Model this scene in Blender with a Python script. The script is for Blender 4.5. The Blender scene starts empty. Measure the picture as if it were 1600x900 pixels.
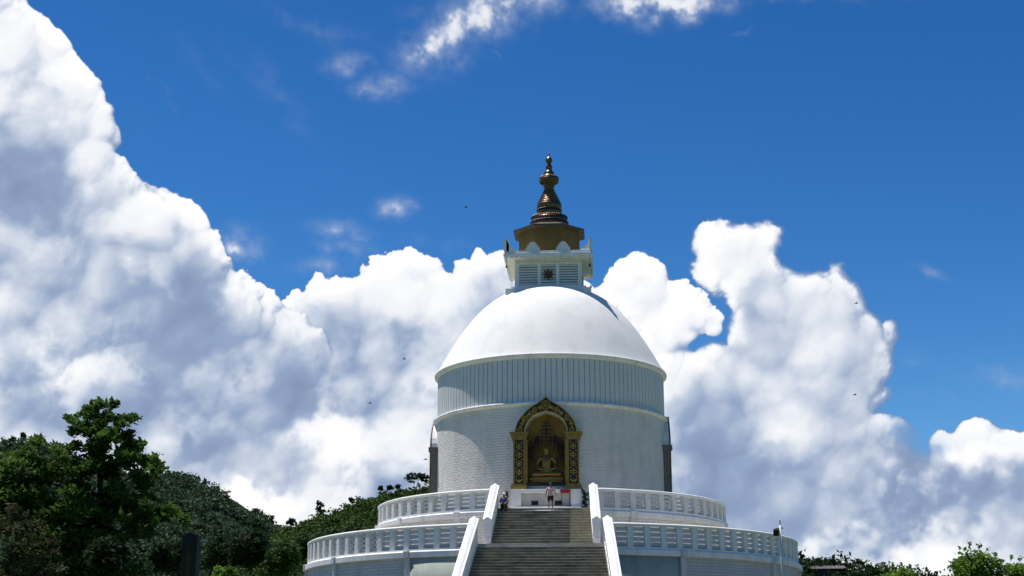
import bpy, bmesh, math, random
import numpy as np
from mathutils import Vector, Matrix, noise as mnoise
R = math.radians
SC = bpy.context.scene
COL = SC.collection
random.seed(11)

# ------------------------------------------------------------------ camera
CAMF, PITCH, YAW = 2250.0, 0.2628, -0.0651        # focal length in photograph pixels, tilt, heading
CAMX, CAMD = 4.1535, 109.498                      # eye stands CAMD in front of the stupa axis, height 0
cam_data = bpy.data.cameras.new('camera')
cam = bpy.data.objects.new('camera', cam_data); COL.objects.link(cam)
cam_data.sensor_width = 36; cam_data.lens = 36*CAMF/1600
cam_data.clip_start = .5; cam_data.clip_end = 9000
cam.location = (CAMX, -CAMD, 0)
cam.rotation_euler = (math.pi/2+PITCH, 0, -YAW)
SC.camera = cam

# ------------------------------------------------------------------ sun, sky, exposure
SUN_EL, SUN_AZ = R(73), R(113)                    # azimuth counted from -y towards -x
to_sun = Vector((-math.sin(SUN_AZ)*math.cos(SUN_EL), -math.cos(SUN_AZ)*math.cos(SUN_EL), math.sin(SUN_EL)))
sl = bpy.data.lights.new('sun', 'SUN'); sl.energy = 5.0; sl.angle = R(.53); sl.color = (1, .955, .89)
so = bpy.data.objects.new('sun', sl); COL.objects.link(so)
so.rotation_euler = to_sun.to_track_quat('Z', 'Y').to_euler()
so.location = to_sun*200
SC.view_settings.view_transform = 'Standard'; SC.view_settings.look = 'None'
SC.view_settings.exposure = 0.3; SC.view_settings.gamma = 1.0; SC.view_settings.use_curve_mapping = False

# ------------------------------------------------------------------ clouds: a field of puffs over the directions of the sky
AZ0, AZ1, EL0, EL1 = -31.0, 24.0, -1.0, 33.0
def sky_clouds(W=1700, H=1050, seed=7):
    rng = np.random.default_rng(seed)
    S = W/(AZ1-AZ0)                        # texels per degree
    def azel(px, py):
        px = np.asarray(px, float); py = np.asarray(py, float)
        x = (px-800)/CAMF; z = (450-py)/CAMF
        cp, sp, c, s = math.cos(PITCH), math.sin(PITCH), math.cos(YAW), math.sin(YAW)
        y2 = cp-z*sp; z2 = sp+z*cp
        X = x*c+y2*s; Y = -x*s+y2*c
        return np.degrees(np.arctan2(X, Y)), np.degrees(np.arctan2(z2, np.hypot(X, Y)))
    def tex(px, py):
        a, e = azel(px, py); return (a-AZ0)*S, (e-EL0)*S
    k = S/39.27                            # texels per photograph pixel
    yy, xx = np.mgrid[0:H, 0:W].astype(np.float32)
    def vnoise(n, ph, ang=None, st=1.0):
        r = np.random.default_rng(ph)
        g = r.random((256, 256)).astype(np.float32); th = r.random()*6.28
        c, s = np.float32(math.cos(th)*n/H), np.float32(math.sin(th)*n/H)
        if ang is not None:
            c, s = np.float32(math.cos(ang)*n/H), np.float32(-math.sin(ang)*n/H)
        x = (xx*c-yy*s)/np.float32(st)+np.float32(900.3); y = xx*s+yy*c+np.float32(900.7)
        xi = x.astype(np.int32); yi = y.astype(np.int32); fx = x-xi; fy = y-yi
        fx = fx*fx*fx*(fx*(fx*6-15)+10); fy = fy*fy*fy*(fy*(fy*6-15)+10)
        x0 = xi & 255; x1 = (xi+1) & 255; y0 = (yi & 255) << 8; y1 = ((yi+1) & 255) << 8
        g = g.ravel()
        a = g[y0+x0]; b = g[y0+x1]; c = g[y1+x0]; d = g[y1+x1]
        return (a+(b-a)*fx)*(1-fy)+(c+(d-c)*fx)*fy
    def fbm(n, oct, ph, gain=.5, ridged=False, ang=None, st=1.0):
        o = np.zeros((H, W), np.float32); t = 0; w = 1
        for i in range(oct):
            v = vnoise(int(n*2**i), ph*31+i, ang, st)
            if ridged: v = 1-np.abs(2*v-1)
            o += w*v; t += w; w *= gain
        return o/t
    def blur(a, r):
        r = max(1, int(round(r)))
        for ax in (0, 1):
            for _ in range(2):
                p = np.pad(a, [(r+1, r) if i == ax else (0, 0) for i in (0, 1)], mode='edge')
                c = np.cumsum(p, axis=ax, dtype=np.float64)
                n = a.shape[ax]
                a = ((np.take(c, range(2*r+1, 2*r+1+n), ax)-np.take(c, range(0, n), ax))/(2*r+1)).astype(np.float32)
        return a
    def warp(a, dx, dy):
        x = np.clip(xx+dx, 0, W-1.01); y = np.clip(yy+dy, 0, H-1.01)
        xi = x.astype(np.int32); yi = y.astype(np.int32); fx = x-xi; fy = y-yi
        return (a[yi, xi]*(1-fx)+a[yi, xi+1]*fx)*(1-fy)+(a[yi+1, xi]*(1-fx)+a[yi+1, xi+1]*fx)*fy
    sm = lambda e0, e1, v: (lambda t: t*t*(3-2*t))(np.clip((v-e0)/(e1-e0), 0, 1))
    n1, n2, n3 = fbm(9, 5, 1), fbm(9, 5, 2), fbm(40, 4, 3)
    n4, n5 = fbm(45, 4, 4), fbm(45, 4, 5)
    n6, n7 = fbm(110, 3, 6), fbm(110, 3, 7)
    def bank(poly, n, rmin, rmax, depth, edge_soft, fade_y=None, wob=13):
        """union of spherical puffs filling one outline, from large to small"""
        P = np.stack(tex(*zip(*poly)), 1); A = P; B = np.roll(P, -1, 0)
        def inside_dist(q):
            d = q[:, None]-A[None]; e = (B-A)[None]
            t = np.clip((d*e).sum(2)/(e*e).sum(2), 0, 1)
            dist = np.sqrt(((d-t[..., None]*e)**2).sum(2)).min(1)
            c = (A[None, :, 1] > q[:, None, 1]) != (B[None, :, 1] > q[:, None, 1])
            xs = A[None, :, 0]+(q[:, None, 1]-A[None, :, 1])*(B-A)[None, :, 0]/np.where(np.abs((B-A)[None, :, 1]) < 1e-6, 1e-6, (B-A)[None, :, 1])
            ins = ((c & (q[:, None, 0] < xs)).sum(1) % 2).astype(bool)
            return np.where(ins, dist, -dist)
        lo, hi = np.maximum(P.min(0), -60), np.minimum(P.max(0), [W+60, H+60])
        q = rng.random((n, 2))*(hi-lo)+lo
        r = k*rmin*(rmax/rmin)**(rng.random(n)**1.7)
        d = inside_dist(q)
        ok = d > r*(.42+.34*np.clip((r/k-7)/22, 0, 1))
        q, r, d = q[ok], r[ok], d[ok]
        h = np.full((H, W), -1e3, np.float32)
        D = depth*k
        z0 = D*(1-np.exp(-d/D))-.3*r+rng.normal(0, 1, len(r))*.25*D*np.clip(d/D, 0, 1)
        for (x, y), rr, z in zip(q, r, z0):
            x0, x1, y0, y1 = int(max(0, x-rr)), int(min(W, x+rr+2)), int(max(0, y-rr)), int(min(H, y+rr+2))
            if x0 >= x1 or y0 >= y1: continue
            X = xx[y0:y1, x0:x1]-x; Y = yy[y0:y1, x0:x1]-y
            s = rr*rr-X*X-Y*Y
            v = np.where(s > 0, z+np.sqrt(np.maximum(s, 0))*1.0, -1e3)
            np.maximum(h[y0:y1, x0:x1], v, out=h[y0:y1, x0:x1])
        m = (h > -500).astype(np.float32)
        hh = np.where(h > -500, h, 0)
        w1 = wob*k; w2 = 8*k; w3 = 5*k
        w3 = w3*(.3+1.6*sm(.38, .66, n2)); dx = (n1-.5)*w1*2+(n4-.5)*w2*2+(n6-.5)*w3*2; dy = (n2-.5)*w1*2+(n5-.5)*w2*2+(n7-.5)*w3*2
        m = warp(blur(m, 1.2*k), dx, dy); hh = warp(blur(hh, 1.0*k), dx, dy)
        soft = edge_soft*k
        a = sm(.25, .8, m)
        if soft > 2:
            mb_ = blur(m, soft)
            a = np.maximum(sm(.22, 1.0, .35*m+.65*mb_+(n4-.5)*.5+(n6-.5)*.25), sm(.80, .98, mb_))*sm(0, .3, m+mb_)
        hh = hh+(n3-.5)*9*k+(n4-.5)*8*k
        crisp = a
        if fade_y is not None:             # low down the bank melts into its neighbours
            f = sm(0, 120*k, tex(800, fade_y)[1]-yy+(n1-.5)*120*k)
            a = a*(1-f)+f*np.minimum(a, sm(.52, .98, blur(crisp, 60*k)+(n1-.5)*.5+(n4-.5)*.2))
        return hh, a, crisp
    def blobs(lst):
        o = np.zeros((H, W), np.float32)
        dx = (n1-.5)*150*k; dy = (n2-.5)*150*k
        dx2 = dx+(n4-.5)*40*k; dy2 = dy+(n5-.5)*40*k
        for px, py, rx, ry, s in lst:
            x, y = tex(px, py)
            o += s*np.exp(-(((xx+dx2-x)/(rx*k))**2+((yy+dy2-y)/(ry*k))**2))
        return o
    banks = [
     # right hand tower
     dict(poly=[(1065,408),(1082,400),(1086,372),(1102,350),(1128,340),(1150,346),(1166,356),(1188,341),(1214,348),(1228,374),(1206,394),(1200,408),(1226,426),(1262,436),(1296,424),(1306,406),(1318,412),(1322,440),(1342,462),(1356,484),(1372,502),(1402,508),(1406,532),(1384,552),(1392,578),(1368,602),(1394,618),(1384,634),(1342,642),(1384,660),(1428,668),(1436,700),(1480,735),(1560,850),(1560,1080),(850,1080),(900,560),(1080,560),(1120,536),(1156,558),(1146,538),(1137,510),(1134,478),(1122,461),(1100,463),(1083,432)], n=15000, rmin=3, rmax=60, depth=55, soft=7, fade=640, smooth=.8, wob=6),
     # low bank on the right
     dict(poly=[(1300,1080),(1330,850),(1420,730),(1448,716),(1462,690),(1490,672),(1522,658),(1562,664),(1600,672),(1660,650),(1730,668),(1770,720),(1800,800),(1820,900),(1830,1080)], n=4000, rmin=3, rmax=50, depth=45, soft=4, fade=690),
     # small crisp cluster beside the dome
     dict(poly=[(905,560),(925,478),(944,440),(962,416),(990,404),(1022,407),(1032,424),(1036,441),(1052,449),(1076,446),(1096,460),(1112,482),(1124,502),(1121,520),(1104,530),(1086,518),(1066,545),(1040,640),(905,700)], n=6000, rmin=3, rmax=42, depth=40, soft=2, fade=520, wob=6),
     # middle bank
     dict(poly=[(300,1080),(330,600),(400,500),(438,474),(456,450),(490,436),(520,431),(546,440),(562,414),(590,395),(620,389),(652,394),(682,414),(692,433),(702,420),(716,407),(742,399),(790,400),(840,408),(900,430),(970,480),(1060,600),(1080,1080)], n=9000, rmin=3, rmax=60, depth=55, soft=2, fade=480),
     # great bank on the left
     dict(poly=[(-230,1080),(-190,760),(-240,600),(-190,470),(-215,330),(-150,210),(-185,80),(-130,-40),(-150,-120),(-100,-175),(-40,-110),(34,-8),(48,20),(76,46),(96,75),(130,104),(150,125),(156,160),(186,195),(191,226),(177,246),(172,256),(192,268),(216,286),(242,298),(272,301),(302,326),(326,355),(326,376),(346,400),(372,418),(396,431),(416,452),(434,472),(470,500),(540,560),(580,700),(580,1080)], n=16000, rmin=3, rmax=75, depth=70, soft=2, fade=475),
    ]
    gray = blobs([(20,175,60,55,.75),(90,300,130,55,.75),(40,250,90,60,.5),(250,490,110,75,.95),(130,410,70,40,.3),(20,560,60,60,.6),(300,650,170,70,1.0),(420,640,120,70,.8),(350,730,150,60,.95),(720,525,60,45,.5),(610,560,70,50,.35),(660,640,60,60,.35),(560,650,60,30,.4),(150,650,90,40,.3),
        (1150,640,90,60,.3),(1330,520,60,90,.35),(1380,520,45,80,.35),(1365,600,50,50,.3),(1270,610,50,50,.2),(1110,730,110,60,.65),(1230,800,210,60,.8),(1500,775,170,40,.9),(1330,720,80,50,.5),(1420,840,150,40,.55),(1200,560,50,40,.2),(1060,640,40,40,.3),(1090,850,150,50,.5),(480,560,60,40,.5),(620,740,70,40,.5)])
    white = blobs([(60,70,90,70,.5),(150,150,50,60,.4),(100,570,80,40,.7),(250,345,80,40,.5),(390,450,60,40,.4),(600,430,110,40,.4),(740,440,60,50,.5),(545,700,70,45,.8),(440,795,60,25,1.3),(1000,440,60,40,.4),(1070,490,50,40,.4),(1140,390,60,60,.5),(1010,560,60,60,.5),(1550,695,90,30,.6),(1215,700,60,25,.45),(620,670,50,30,.3),(1080,590,60,40,.3),(210,460,30,20,.5),(460,450,40,30,.4),(1290,850,80,22,.55),(1480,870,120,25,.4),(420,560,60,40,.25),(1130,450,80,60,.3)])
    wx = (n1-.5)*110*k; wy = (n2-.5)*110*k
    big = (warp(fbm(9, 6, 31, .46), wx, wy)-.5)*.50+(warp(fbm(24, 4, 32, .45), wx*.8, wy*.8)-.5)*.20
    lum = np.zeros((H, W), np.float32); alpha = np.zeros((H, W), np.float32); union = alpha.copy()
    for b in banks:
        h, a, crisp = bank(b['poly'], b['n'], b['rmin'], b['rmax'], b['depth'], b['soft'], b.get('fade'), b.get('wob', 13))
        hb = blur(h, 3*k)
        gy, gx = np.gradient(.45*h+.55*hb)
        lx, ly, lz = -.50, .62, .60
        nl = (-gx*lx-gy*ly+lz)/np.sqrt(1+gx*gx+gy*gy)
        occ = (h-blur(h, 14*k))/(14*k)+.7*(h-blur(h, 45*k))/(45*k)
        inner = blur(a, 30*k)
        inner = sm(.55, 1.0, inner)
        rel = .26*np.clip(nl, -.6, 1)+.12*np.clip(occ, -1.2, 1.2)
        relb = blur(rel, 7*k)
        q_ = b.get('smooth', 1.0)
        s = .83+rel*(1-inner)+inner*(.22*rel+.5*relb)*q_-.09*inner+inner*big*q_
        b_ = s
        lum = lum*(1-a)+b_*a
        # coverage builds up bank by bank
        alpha = alpha+(1-alpha)*a; union = np.maximum(union, crisp)
    fill = sm(.88, 1, blur(union, 22*k))
    lum = (lum*alpha+(.72+big)*fill*(1-alpha))/np.maximum(alpha+fill*(1-alpha), 1e-4); alpha = alpha+(1-alpha)*fill
    lum = lum-.20*np.clip(gray-.55*white, -.2, 1.15)+.12*np.clip(white-.3*gray, 0, 1.2)+.13*sm(.26, .86, white+(n4-.5)*.6+(n1-.5)*.6+(n6-.5)*.2)*sm(.0, .9, white+.35)
    lum = np.where(lum > .9, .9+(lum-.9)*.6, lum); lum = np.where(lum < .74, .74-.26*(1-np.exp(-(.74-lum)/.26)), lum); lum = np.clip(lum, .5, 1.02)
    # thin torn clouds and wisps
    st = fbm(22, 5, 21, .55)
    sa = fbm(34, 5, 23, .62, ang=math.radians(28), st=2.6); sb = fbm(30, 5, 24, .62, ang=math.radians(-6), st=3.2)
    dx = (st-.5)*110*k; dy = (n2-.5)*70*k+(n4-.5)*30*k
    wa = np.zeros((H, W), np.float32)
    for px, py, rx, ry, ang, s in [(700,54,95,40,35,1.7),(765,18,110,44,30,1.9),(850,-10,60,32,16,1.8),(660,86,42,26,38,1.5),(640,70,30,14,-30,.8),(745,85,50,14,10,.35),(767,88,9,9,0,.6),
            (1030,2,100,24,0,1.9),(1000,18,55,22,-10,1.2),(1110,0,60,18,0,1.3),(1235,-2,50,12,0,.8),(1330,4,40,12,-10,.65),(1440,0,40,8,0,.4),(1160,48,26,6,10,.5),
            (540,103,38,20,-8,1.15),(592,143,46,22,6,1.2),(570,110,50,16,-20,.35),(640,20,70,20,5,.35),(616,324,32,17,0,1.1),(378,381,42,30,10,1.15),(385,360,24,10,0,.4),(522,356,56,17,-4,.95),(530,385,66,20,-8,.85),(510,412,66,22,5,.85),(640,378,40,16,0,.4),(705,388,30,16,0,.4),(1450,420,26,12,-10,.9),(1400,450,20,10,0,.3),
            (1575,582,80,24,5,.85),(1530,560,90,30,0,.25),(1412,560,40,30,0,.3),(260,160,60,10,-40,.3),(430,150,140,26,-45,.32),(330,120,120,20,-40,.28),(215,200,40,30,-30,.3),(490,40,150,30,-15,.3),(1480,620,90,28,0,.4),(1560,600,90,30,8,.45),(300,90,90,30,-30,.25),(610,130,60,20,20,.35),(690,95,60,16,-20,.4),(900,-20,120,24,0,.9)]:
        x, y = tex(px, py); ca, sa = math.cos(math.radians(ang)), math.sin(math.radians(ang))
        X = xx+dx*.5-x; Y = yy+dy*.5-y
        U = (X*ca+Y*sa)/(rx*k); V = (-X*sa+Y*ca)/(ry*k)
        wa = np.maximum(wa, s*np.exp(-(U*U+V*V)**.9)*(.30+1.4*np.clip((sa if ang > 15 else sb)-.16, 0, 1)))
    wa = wa*(.92+.30*(n7-.5)+.55*(n4-.5)+.9*(sa-.5))
    wa = .87*sm(.02, .92, wa)
    wl = .73+.25*sm(.3, .8, wa)
    lum = np.where(alpha > 0, (lum*alpha+wl*wa*(1-alpha))/np.maximum(alpha+wa*(1-alpha), 1e-4), wl)
    alpha = alpha+(1-alpha)*wa
    # brightness and coverage of the cloud field
    return lum.astype(np.float32), np.clip(alpha, 0, 1).astype(np.float32)


def build_world():
    w = bpy.data.worlds.new('World'); SC.world = w; w.use_nodes = True
    nt = w.node_tree; N = nt.nodes; L = nt.links; N.clear()
    def mth(op, a, b=None, c=None, clamp=False):
        n = N.new('ShaderNodeMath'); n.operation = op; n.use_clamp = clamp
        for i, v in enumerate((a, b, c)):
            if v is None: continue
            if isinstance(v, (int, float)): n.inputs[i].default_value = v
            else: L.new(v, n.inputs[i])
        return n.outputs[0]
    sky = N.new('ShaderNodeTexSky'); sky.sky_type = 'NISHITA'; sky.sun_disc = False
    sky.sun_elevation = SUN_EL; sky.sun_rotation = math.atan2(to_sun.x, to_sun.y)
    sky.altitude = 1100; sky.air_density = 1.0; sky.dust_density = .35; sky.ozone_density = 2.6
    hsv = N.new('ShaderNodeHueSaturation'); hsv.inputs['Saturation'].default_value = SKY_SAT; hsv.inputs['Hue'].default_value = SKY_HUE
    hsv.inputs['Value'].default_value = SKY_VAL
    L.new(sky.outputs[0], hsv.inputs['Color'])
    bg1 = N.new('ShaderNodeBackground'); bg1.inputs[1].default_value = .083
    s1 = N.new('ShaderNodeVectorMath'); s1.operation = 'SCALE'; s1.inputs[3].default_value = .2; L.new(hsv.outputs[0], s1.inputs[0])
    gm = N.new('ShaderNodeGamma'); gm.inputs[1].default_value = 1.35; L.new(s1.outputs[0], gm.inputs[0])
    s2 = N.new('ShaderNodeVectorMath'); s2.operation = 'SCALE'; s2.inputs[3].default_value = 5.0; L.new(gm.outputs[0], s2.inputs[0])
    L.new(s2.outputs[0], bg1.inputs[0])
    tc = N.new('ShaderNodeTexCoord'); sp = N.new('ShaderNodeSeparateXYZ'); L.new(tc.outputs['Generated'], sp.inputs[0])
    x, y, z = sp.outputs
    az = mth('ARCTAN2', x, y); el = mth('ARCSINE', z)
    u = mth('MULTIPLY_ADD', az, 180/math.pi/(AZ1-AZ0), -AZ0/(AZ1-AZ0))
    v = mth('MULTIPLY_ADD', el, 180/math.pi/(EL1-EL0), -EL0/(EL1-EL0))
    cb = N.new('ShaderNodeCombineXYZ'); L.new(u, cb.inputs[0]); L.new(v, cb.inputs[1])
    lum, al = sky_clouds()
    H, W = lum.shape
    px = np.ones((H, W, 4), np.float32); px[..., 0] = lum; px[..., 1] = al; px[..., 2] = 0
    img = bpy.data.images.new('cloud_field', W, H, float_buffer=True)
    img.colorspace_settings.name = 'Non-Color'
    img.pixels.foreach_set(px.ravel()); img.update(); img.pack()
    it = N.new('ShaderNodeTexImage'); it.image = img; it.extension = 'CLIP'; it.interpolation = 'Linear'
    L.new(cb.outputs[0], it.inputs[0])
    sc = N.new('ShaderNodeSeparateColor'); L.new(it.outputs[0], sc.inputs[0])
    # the part of the sky out of the cloud field: scattered fair weather cumulus
    nz = N.new('ShaderNodeTexNoise'); nz.inputs['Scale'].default_value = 3.2; nz.inputs['Detail'].default_value = 4; nz.inputs['Roughness'].default_value = .55
    L.new(tc.outputs['Generated'], nz.inputs['Vector'])
    band = mth('MULTIPLY_ADD', z, -.45, .22)
    far = mth('MULTIPLY_ADD', mth('ADD', nz.outputs[0], band), 5.0, -3.75, True)
    def inside(c):      # 0 outside the field, 1 inside, with a soft border
        return mth('MULTIPLY', mth('MULTIPLY', mth('MINIMUM', c, mth('SUBTRACT', 1.0, c)), 14.0, None, True), 1.0)
    ins = mth('MULTIPLY', mth('MULTIPLY', inside(u), mth('MULTIPLY', mth('SUBTRACT', 1.0, v), 14.0, None, True)), mth('GREATER_THAN', y, 0.0))
    alpha = mth('ADD', mth('MULTIPLY', sc.outputs[1], ins), mth('MULTIPLY', far, mth('SUBTRACT', 1.0, ins)))
    lumv = mth('ADD', mth('MULTIPLY', sc.outputs[0], ins), mth('MULTIPLY', mth('MULTIPLY_ADD', nz.outputs[0], .5, .52), mth('SUBTRACT', 1.0, ins)))
    cr = N.new('ShaderNodeValToRGB'); e = cr.color_ramp.elements
    def lin(r, g, b): return tuple((c/255/12.92 if c/255 < .04045 else ((c/255+.055)/1.055)**2.4) for c in (r, g, b))+(1,)
    stops = CLOUD_STOPS
    e[0].position = stops[0][0]; e[0].color = lin(*stops[0][1])
    e[1].position = stops[-1][0]; e[1].color = lin(*stops[-1][1])
    for p_, c_ in stops[1:-1]:
        n_ = e.new(p_); n_.color = lin(*c_)
    L.new(lumv, cr.inputs[0])
    bg2 = N.new('ShaderNodeBackground'); bg2.inputs[1].default_value = .815
    L.new(cr.outputs[0], bg2.inputs[0])
    mx = N.new('ShaderNodeMixShader'); L.new(alpha, mx.inputs[0]); L.new(bg1.outputs[0], mx.inputs[1]); L.new(bg2.outputs[0], mx.inputs[2])
    out = N.new('ShaderNodeOutputWorld'); L.new(mx.outputs[0], out.inputs[0])
    w.cycles.sampling_method = 'MANUAL'; w.cycles.sample_map_resolution = 512
SKY_SAT, SKY_HUE, SKY_VAL = 1.29, .496, 1.06
CLOUD_STOPS = [(.50, (120, 138, 170)), (.65, (148, 167, 199)), (.80, (202, 212, 228)), (.92, (240, 243, 249)), (1.0, (255, 255, 255))]
build_world()

# ------------------------------------------------------------------ photograph pixel -> point at depth y (used to lay out real positions)
def ray(px, py):
    x = (px-800)/CAMF; z = (450-py)/CAMF
    cp, sp, c, s = math.cos(PITCH), math.sin(PITCH), math.cos(YAW), math.sin(YAW)
    y2 = cp-z*sp; z2 = sp+z*cp
    return x*c+y2*s, -x*s+y2*c, z2
def at(px, py, Y):
    x, y, z = ray(px, py); t = (Y+CAMD)/y
    return Vector((CAMX+x*t, Y, z*t))

# ------------------------------------------------------------------ object helpers
def tag(o, label=None, cat=None, group=None, kind=None):
    if label: o['label'] = label
    if cat: o['category'] = cat
    if group: o['group'] = group
    if kind: o['kind'] = kind
    return o
def thing(name, label, cat, loc=(0, 0, 0), rz=0, group=None):
    o = bpy.data.objects.new(name, None); COL.objects.link(o)
    o.empty_display_size = .3
    o.location = loc; o.rotation_euler = (0, 0, rz)
    return tag(o, label, cat, group)
def world_of(o):
    m = Matrix.LocRotScale(o.location, o.rotation_euler, o.scale)
    return world_of(o.parent) @ o.matrix_parent_inverse @ m if o.parent else m
def link(name, me, mat=None, parent=None, local=False):
    """one mesh object; world coordinates unless local"""
    o = bpy.data.objects.new(name, me); COL.objects.link(o)
    if mat is not None and not me.materials: me.materials.append(mat)
    if parent is not None:
        o.parent = parent
        if not local:
            o.matrix_parent_inverse = world_of(parent).inverted()
    return o
def copy_tree(o, parent=None):
    c = o.copy(); COL.objects.link(c)
    if parent is not None: c.parent = parent
    for ch in list(o.children): copy_tree(ch, c)
    return c

class MB:
    def __init__(s): s.v = []; s.f = []; s.uv = []; s.sm = []; s.has_uv = False
    def add(s, vs, fs, smooth=False, uvs=None):
        b = len(s.v); s.v += [tuple(v) for v in vs]
        for i, f in enumerate(fs):
            s.f.append(tuple(b+k for k in f)); s.sm.append(smooth)
            s.uv.append(uvs[i] if uvs else [(0, 0)]*len(f))
        if uvs: s.has_uv = True
        return s
    def box(s, c, h, M=None, taper=1.0):
        """centre, half sizes"""
        vs = []
        for z in (-1, 1):
            t = taper if z > 0 else 1
            for x, y in ((-1, -1), (1, -1), (1, 1), (-1, 1)):
                v = Vector((x*h[0]*t, y*h[1]*t, z*h[2]))
                if M is not None: v = M @ v
                vs.append(Vector(c)+v)
        return s.add(vs, [(3, 2, 1, 0), (4, 5, 6, 7), (0, 1, 5, 4), (1, 2, 6, 5), (2, 3, 7, 6), (3, 0, 4, 7)])
    def bx(s, x0, x1, y0, y1, z0, z1): return s.box(((x0+x1)/2, (y0+y1)/2, (z0+z1)/2), (abs(x1-x0)/2, abs(y1-y0)/2, abs(z1-z0)/2))
    def lathe(s, prof, n=128, a0=0, a1=2*math.pi, smooth=True, c=(0, 0), uvw=True, ucap=False, phase=0):
        """profile of (r, z) turned about the z axis; angle counted from -y towards +x"""
        full = abs(a1-a0-2*math.pi) < 1e-6
        m = n if full else n+1
        vs = []
        for i in range(m):
            a = a0+(a1-a0)*i/n+phase
            for r, z in prof: vs.append((c[0]+r*math.sin(a), c[1]-r*math.cos(a), z))
        k = len(prof); fs = []; uvs = []
        rm = max(r for r, z in prof)
        ln = [0]
        for j in range(1, k): ln.append(ln[-1]+math.hypot(prof[j][0]-prof[j-1][0], prof[j][1]-prof[j-1][1]))
        for i in range(n):
            i2 = (i+1) % m
            for j in range(k-1):
                fs.append((i*k+j, i2*k+j, i2*k+j+1, i*k+j+1))
                u0 = (a0+(a1-a0)*i/n)*rm; u1 = (a0+(a1-a0)*(i+1)/n)*rm
                uvs.append([(u0, prof[0][1]+ln[j]), (u1, prof[0][1]+ln[j]), (u1, prof[0][1]+ln[j+1]), (u0, prof[0][1]+ln[j+1])])
        s.add(vs, fs, smooth, uvs)
        if ucap and not full:
            b = len(s.v)-len(vs)
            s.f.append(tuple(b+j for j in range(k))); s.sm.append(False); s.uv.append([(0, 0)]*k)
            s.f.append(tuple(b+(m-1)*k+j for j in reversed(range(k)))); s.sm.append(False); s.uv.append([(0, 0)]*k)
        return s
    def tube(s, pts, rad, n=8, smooth=True, caps=True):
        pts = [Vector(p) for p in pts]
        if isinstance(rad, (int, float)): rad = [rad]*len(pts)
        vs = []; up = Vector((0, 0, 1))
        t0 = (pts[1]-pts[0]).normalized()
        x = t0.cross(up) if abs(t0.dot(up)) < .95 else t0.cross(Vector((1, 0, 0)))
        x.normalize()
        for i, p in enumerate(pts):
            t = (pts[min(i+1, len(pts)-1)]-pts[max(i-1, 0)]).normalized()
            x = (x-t*x.dot(t)).normalized(); y = t.cross(x)
            for k in range(n):
                a = 2*math.pi*k/n; vs.append(p+(x*math.cos(a)+y*math.sin(a))*rad[i])
        fs = [(i*n+k, i*n+(k+1) % n, (i+1)*n+(k+1) % n, (i+1)*n+k) for i in range(len(pts)-1) for k in range(n)]
        s.add(vs, fs, smooth)
        if caps:
            b = len(s.v)-len(vs)
            s.f.append(tuple(b+k for k in reversed(range(n)))); s.sm.append(False); s.uv.append([(0, 0)]*n)
            s.f.append(tuple(b+(len(pts)-1)*n+k for k in range(n))); s.sm.append(False); s.uv.append([(0, 0)]*n)
        return s
    def ball(s, c, r, nu=10, nv=7, M=None):
        if isinstance(r, (int, float)): r = (r, r, r)
        vs = []
        for j in range(nv+1):
            t = math.pi*j/nv
            for i in range(nu):
                a = 2*math.pi*i/nu
                v = Vector((r[0]*math.sin(t)*math.cos(a), r[1]*math.sin(t)*math.sin(a), r[2]*math.cos(t)))
                if M is not None: v = M @ v
                vs.append(Vector(c)+v)
        return s.add(vs, [(j*nu+i, (j+1)*nu+i, (j+1)*nu+(i+1) % nu, j*nu+(i+1) % nu) for j in range(nv) for i in range(nu)], True)
    def prism(s, poly, y0, y1, M=None):
        """outline in (x, z) pushed from y0 to y1"""
        n = len(poly)
        vs = [Vector((x, y0, z)) for x, z in poly]+[Vector((x, y1, z)) for x, z in poly]
        if M is not None: vs = [M @ v for v in vs]
        fs = [tuple(range(n)), tuple(range(2*n-1, n-1, -1))]+[(i, i+n, (i+1) % n+n, (i+1) % n) for i in range(n)]
        return s.add(vs, fs)
    def strip(s, outer, inner, y0, y1, M=None):
        """band between two outlines of the same length, in (x, z), pushed from y0 to y1"""
        n = len(outer)
        vs = [Vector((x, y, z)) for y in (y0, y1) for o in (outer, inner) for x, z in o]
        if M is not None: vs = [M @ v for v in vs]
        fs = []
        for i in range(n-1):
            fs += [(i, n+i, n+i+1, i+1), (2*n+i, 2*n+i+1, 3*n+i+1, 3*n+i), (i, i+1, 2*n+i+1, 2*n+i), (n+i, 3*n+i, 3*n+i+1, n+i+1)]
        fs += [(0, 2*n, 3*n, n), (n-1, 2*n-1, 4*n-1, 3*n-1)]
        return s.add(vs, fs)
    def torus(s, c, R1, r, axis='y', n=14, m=6, a0=0, a1=2*math.pi):
        vs = []; full = abs(a1-a0-2*math.pi) < 1e-6; q = n if full else n+1
        for i in range(q):
            a = a0+(a1-a0)*i/n
            for k in range(m):
                b = 2*math.pi*k/m; rr = R1+r*math.cos(b); h = r*math.sin(b)
                if axis == 'y': vs.append((c[0]+rr*math.cos(a), c[1]+h, c[2]+rr*math.sin(a)))
                else: vs.append((c[0]+rr*math.cos(a), c[1]+rr*math.sin(a), c[2]+h))
        return s.add(vs, [(i*m+k, ((i+1) % q)*m+k, ((i+1) % q)*m+(k+1) % m, i*m+(k+1) % m) for i in range(n) for k in range(m)], True)
    def mesh(s, name='mesh'):
        me = bpy.data.meshes.new(name); me.from_pydata(s.v, [], s.f); 
        if s.has_uv:
            l = me.uv_layers.new(name='UVMap')
            flat = [c for f in s.uv for p in f for c in p]
            l.data.foreach_set('uv', flat)
        me.polygons.foreach_set('use_smooth', s.sm); me.update()
        bm = bmesh.new(); bm.from_mesh(me); bmesh.ops.recalc_face_normals(bm, faces=bm.faces); bm.to_mesh(me); bm.free()
        return me
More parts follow.
